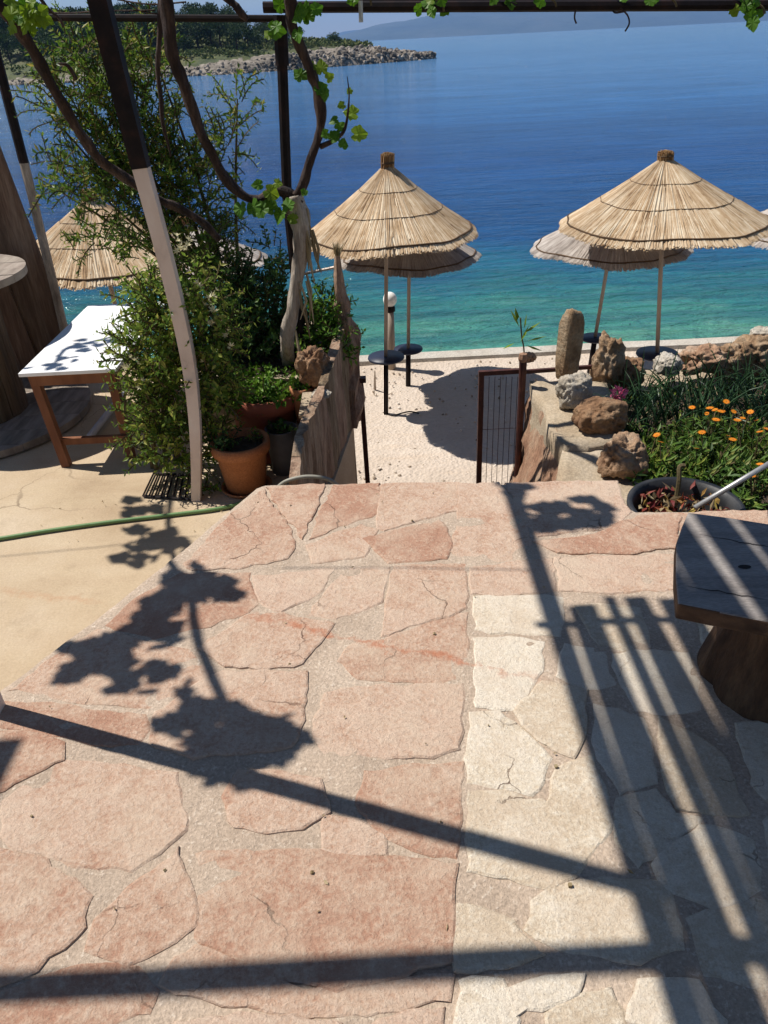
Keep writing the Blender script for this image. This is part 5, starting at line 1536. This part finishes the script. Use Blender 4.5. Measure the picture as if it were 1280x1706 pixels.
# ================================================================== BEACH UMBRELLAS AND LAMP
def umbrella(label, base, top, Rr, z_rim, z_cone, z_top, mat, group, disc_z=-1.12, disc_r=.19, seed=1, below='black_paint', tilt=0):
    rr = random.Random(seed)
    base = Vector(base); top = Vector(top)
    t = thing('beach_umbrella', label, 'umbrella', base, group)
    ax = lambda z: base.lerp(top, (z - base.z) / (top.z - base.z))
    c0 = ax(z_rim)
    def surf(f, th, lift=0.0):
        """f 0 at the peak .. 1 at the rim"""
        r = .035 + (Rr - .035) * f
        z = z_cone + (z_rim - z_cone) * (f ** (.88 + .03 * (seed % 4))) + lift + .010 * f * mn.noise(Vector((math.cos(th) * 3, math.sin(th) * 3, f * 4 + seed)))
        c = ax(z)
        k = 1 + .022 * math.sin(th * 3 + seed) + .014 * math.sin(th * 7 + seed * 2) + .012 * math.sin(th * 13 + seed * 5)
        return Vector((c.x + r * k * math.cos(th), c.y + r * k * math.sin(th), z + .012 * math.sin(th * 4 + seed) * f))
    MB().tube([ax(disc_z - .01), ax(z_cone)], .0195, 10).build('pole', M['pole_wood'], t, True)
    MB().tube([base - Vector((0, 0, .1)), ax(disc_z - .012)], .029, 10).build('lower_pole', M[below], t, True)
    MB().lathe([(.02, -.015), (disc_r - .008, -.014), (disc_r, -.004), (disc_r - .004, .012), (.02, .014)], ax(disc_z), 36).build('table_disc', M['disc'], t, True)
    # lining and straws
    mb = MB()
    n = 64; fr_ = (0, .25, .5, .75, .97)
    for f in fr_:
        for j in range(n): mb.v.append(tuple(surf(f, 6.2832 * j / n, -.016)))
    mb.f = [(i * n + j, (i + 1) * n + j, (i + 1) * n + (j + 1) % n, i * n + (j + 1) % n) for i in range(len(fr_) - 1) for j in range(n)]
    mb.build('lining', M[mat], t, True)
    mb = MB()
    for q in range(2600):
        th = rr.uniform(0, 6.2832)
        f0 = rr.choice((0, rr.uniform(0, .35), rr.uniform(.3, .62), rr.uniform(.5, .8)))
        f1 = min(1.0 + rr.uniform(.0, .03), f0 + rr.uniform(.35, 1.0))
        if rr.random() < .5: f1 = 1.0 + rr.uniform(.015, .038)
        w = rr.uniform(.003, .0085)
        dth = rr.gauss(0, .035)
        lf0, lf1 = rr.uniform(-.004, .012), rr.uniform(-.006, .010)
        vs = []
        for k in range(4):
            f = f0 + (f1 + (.022 * mn.noise(Vector((math.cos(th) * 2.5, math.sin(th) * 2.5, seed * 3.3))) if f1 > .9 else 0) - f0) * k / 3
            p = surf(f, th + dth * k / 3, lf0 + (lf1 - lf0) * k / 3 - max(0, f - 1) * .1)
            tn = Vector((-math.sin(th), math.cos(th), 0)) * w * (.5 + .5 * min(1, f * 2))
            vs += [p - tn, p + Vector((0, 0, w * .7)), p + tn]
        mb.add(vs, [fc for k in range(3) for fc in ((k * 3, k * 3 + 3, k * 3 + 4, k * 3 + 1), (k * 3 + 1, k * 3 + 4, k * 3 + 5, k * 3 + 2))])
    th_ = mb.build('thatch', M[mat], t)
    th_['kind'] = 'stuff'
    for f, r_ in ((.30, .0028), (.60, .0034), (.945, .008)):
        MB().tube([surf(f, 6.2832 * j / 48, .014) for j in range(49)], r_, 6, cap=False).build('hoop', M['twine'], t)
    # bundled peak
    mb = MB()
    ct = ax(z_top)
    for q in range(150):
        a, r_ = rr.uniform(0, 6.2832), .056 * rr.random() ** .5
        h = z_top - rr.uniform(0, .03) - 5 * r_ * r_
        p0 = ax(z_cone - .05) + Vector((r_ * 1.1 * math.cos(a), r_ * 1.1 * math.sin(a), 0))
        p1 = ax(h) + Vector((r_ * 1.15 * math.cos(a), r_ * 1.15 * math.sin(a), 0)); p1.z = h
        mb.tube([p0, p1], .0065, 4)
    b_ = mb.build('peak_bundle', M['straw_cap'], t); b_['kind'] = 'stuff'
    MB().lathe([(.064, -.008), (.069, 0), (.064, .008)], ax(z_cone + .03), 20).build('peak_tie', M['twine'], t)
    for j in range(8):
        a = 6.2832 * j / 8
        MB().tube([surf(.05, a, -.03), surf(.94, a, -.03)], .009, 5).build('rib', M['pole_wood'], t)
    return t
G1 = 'golden thatched beach umbrellas'; G2 = 'grey weathered beach umbrellas'
umbrella('golden thatched umbrella in the middle, straight above the gap in the walls', (.07, 7.4, BEACH_Z), (.19, 7.4, .75), .80, .06, .64, .76, 'straw', G1, seed=1)
umbrella('large golden thatched umbrella at the right, above the flower garden', (2.80, 7.12, BEACH_Z), (2.55, 7.12, .70), .90, .09, .62, .70, 'straw', G1, seed=2, disc_r=.20)
umbrella('golden thatched umbrella at the left, behind the white table', (-2.26, 6.8, BEACH_Z), (-2.29, 6.8, .62), .82, .09, .58, .67, 'straw', G1, seed=3)
umbrella('grey weathered thatched umbrella behind the middle golden one', (.35, 8.19, BEACH_Z), (.42, 8.19, .22), .72, -.33, .10, .20, 'grey_straw', G2, seed=4, disc_z=-1.33, disc_r=.16)
umbrella('grey weathered thatched umbrella behind the large right golden one', (2.42, 8.25, BEACH_Z), (2.55, 8.25, .22), .79, -.36, .10, .20, 'grey_straw', G2, seed=5, disc_z=-1.33, disc_r=.16)
umbrella('grey weathered thatched umbrella cut off by the right edge of the view', (4.58, 8.3, BEACH_Z), (4.6, 8.3, .22), .80, -.34, .10, .20, 'grey_straw', G2, seed=6, disc_z=-1.33, disc_r=.16)
umbrella('grey weathered thatched umbrella peeping out left of the vine trunk', (-1.9, 8.3, BEACH_Z), (-1.9, 8.3, .22), .76, -.32, .08, .18, 'grey_straw', G2, seed=7, disc_z=-1.33, disc_r=.16)
lp = thing('garden_lamp', 'white globe lamp on a tan post behind the middle umbrella pole', 'lamp', (.20, 8.7, BEACH_Z))
MB().tube([(.185, 8.7, BEACH_Z), (.185, 8.7, -1.04)], .05, 14).build('post', M['pole_wood'], lp, True)
MB().lathe([(.045, -1.06), (.06, -1.05), (.06, -1.0), (.04, -.99)], (.19, 8.7, 0), 16).build('collar', M['black_paint'], lp, True)
bm = bmesh.new(); bmesh.ops.create_uvsphere(bm, u_segments=24, v_segments=16, radius=.085)
me = bpy.data.meshes.new('globe'); bm.to_mesh(me); bm.free(); me.materials.append(M['globe'])
me.polygons.foreach_set('use_smooth', [True] * len(me.polygons))
o = link('globe', me, lp); o.matrix_parent_inverse = Matrix.Identity(4); o.location = Vector((.19, 8.7, -.915)) - Vector((.20, 8.7, BEACH_Z))
cord = MB().tube(spline([(.09, 7.38, BEACH_Z + .01), (.16, 7.33, BEACH_Z + .015), (.24, 7.36, BEACH_Z + .02), (.33, 7.40, BEACH_Z + .015), (.42, 7.36, BEACH_Z + .01)], 5), .008, 6).build('cord', M['black_paint'])
tag(cord, 'dark cord lying on the sand at the foot of the middle umbrella', 'cord')
mb = MB()
for q in range(420):
    x, y = R.uniform(-.3, 3.2), R.uniform(5.6, 8.75)
    s_ = R.uniform(.006, .022)
    ro = Matrix.Rotation(R.uniform(0, 6), 3, rnd_dir())
    mb.add([Vector((x, y, BEACH_Z + s_ * .3)) + ro @ Vector((v.x * s_, v.y * s_ * .8, v.z * s_ * .6)) for v in base_v], base_f)
M['pebble'] = island_mat('beach_pebble', [(0, (.20, .15, .11)), (.4, (.45, .37, .29)), (1, (.66, .60, .53))], .9, 0)
tag(mb.build('beach_pebbles', M['pebble']), kind='stuff')
# little marker stake on the sand
o = MB().tube([G(624, 648, BEACH_Z), A(624, 618, 8.0)], [.018, .006], 6).build('stake', M['pole_wood'])
tag(o, 'short wooden stake stuck in the sand left of the middle umbrella', 'stake')
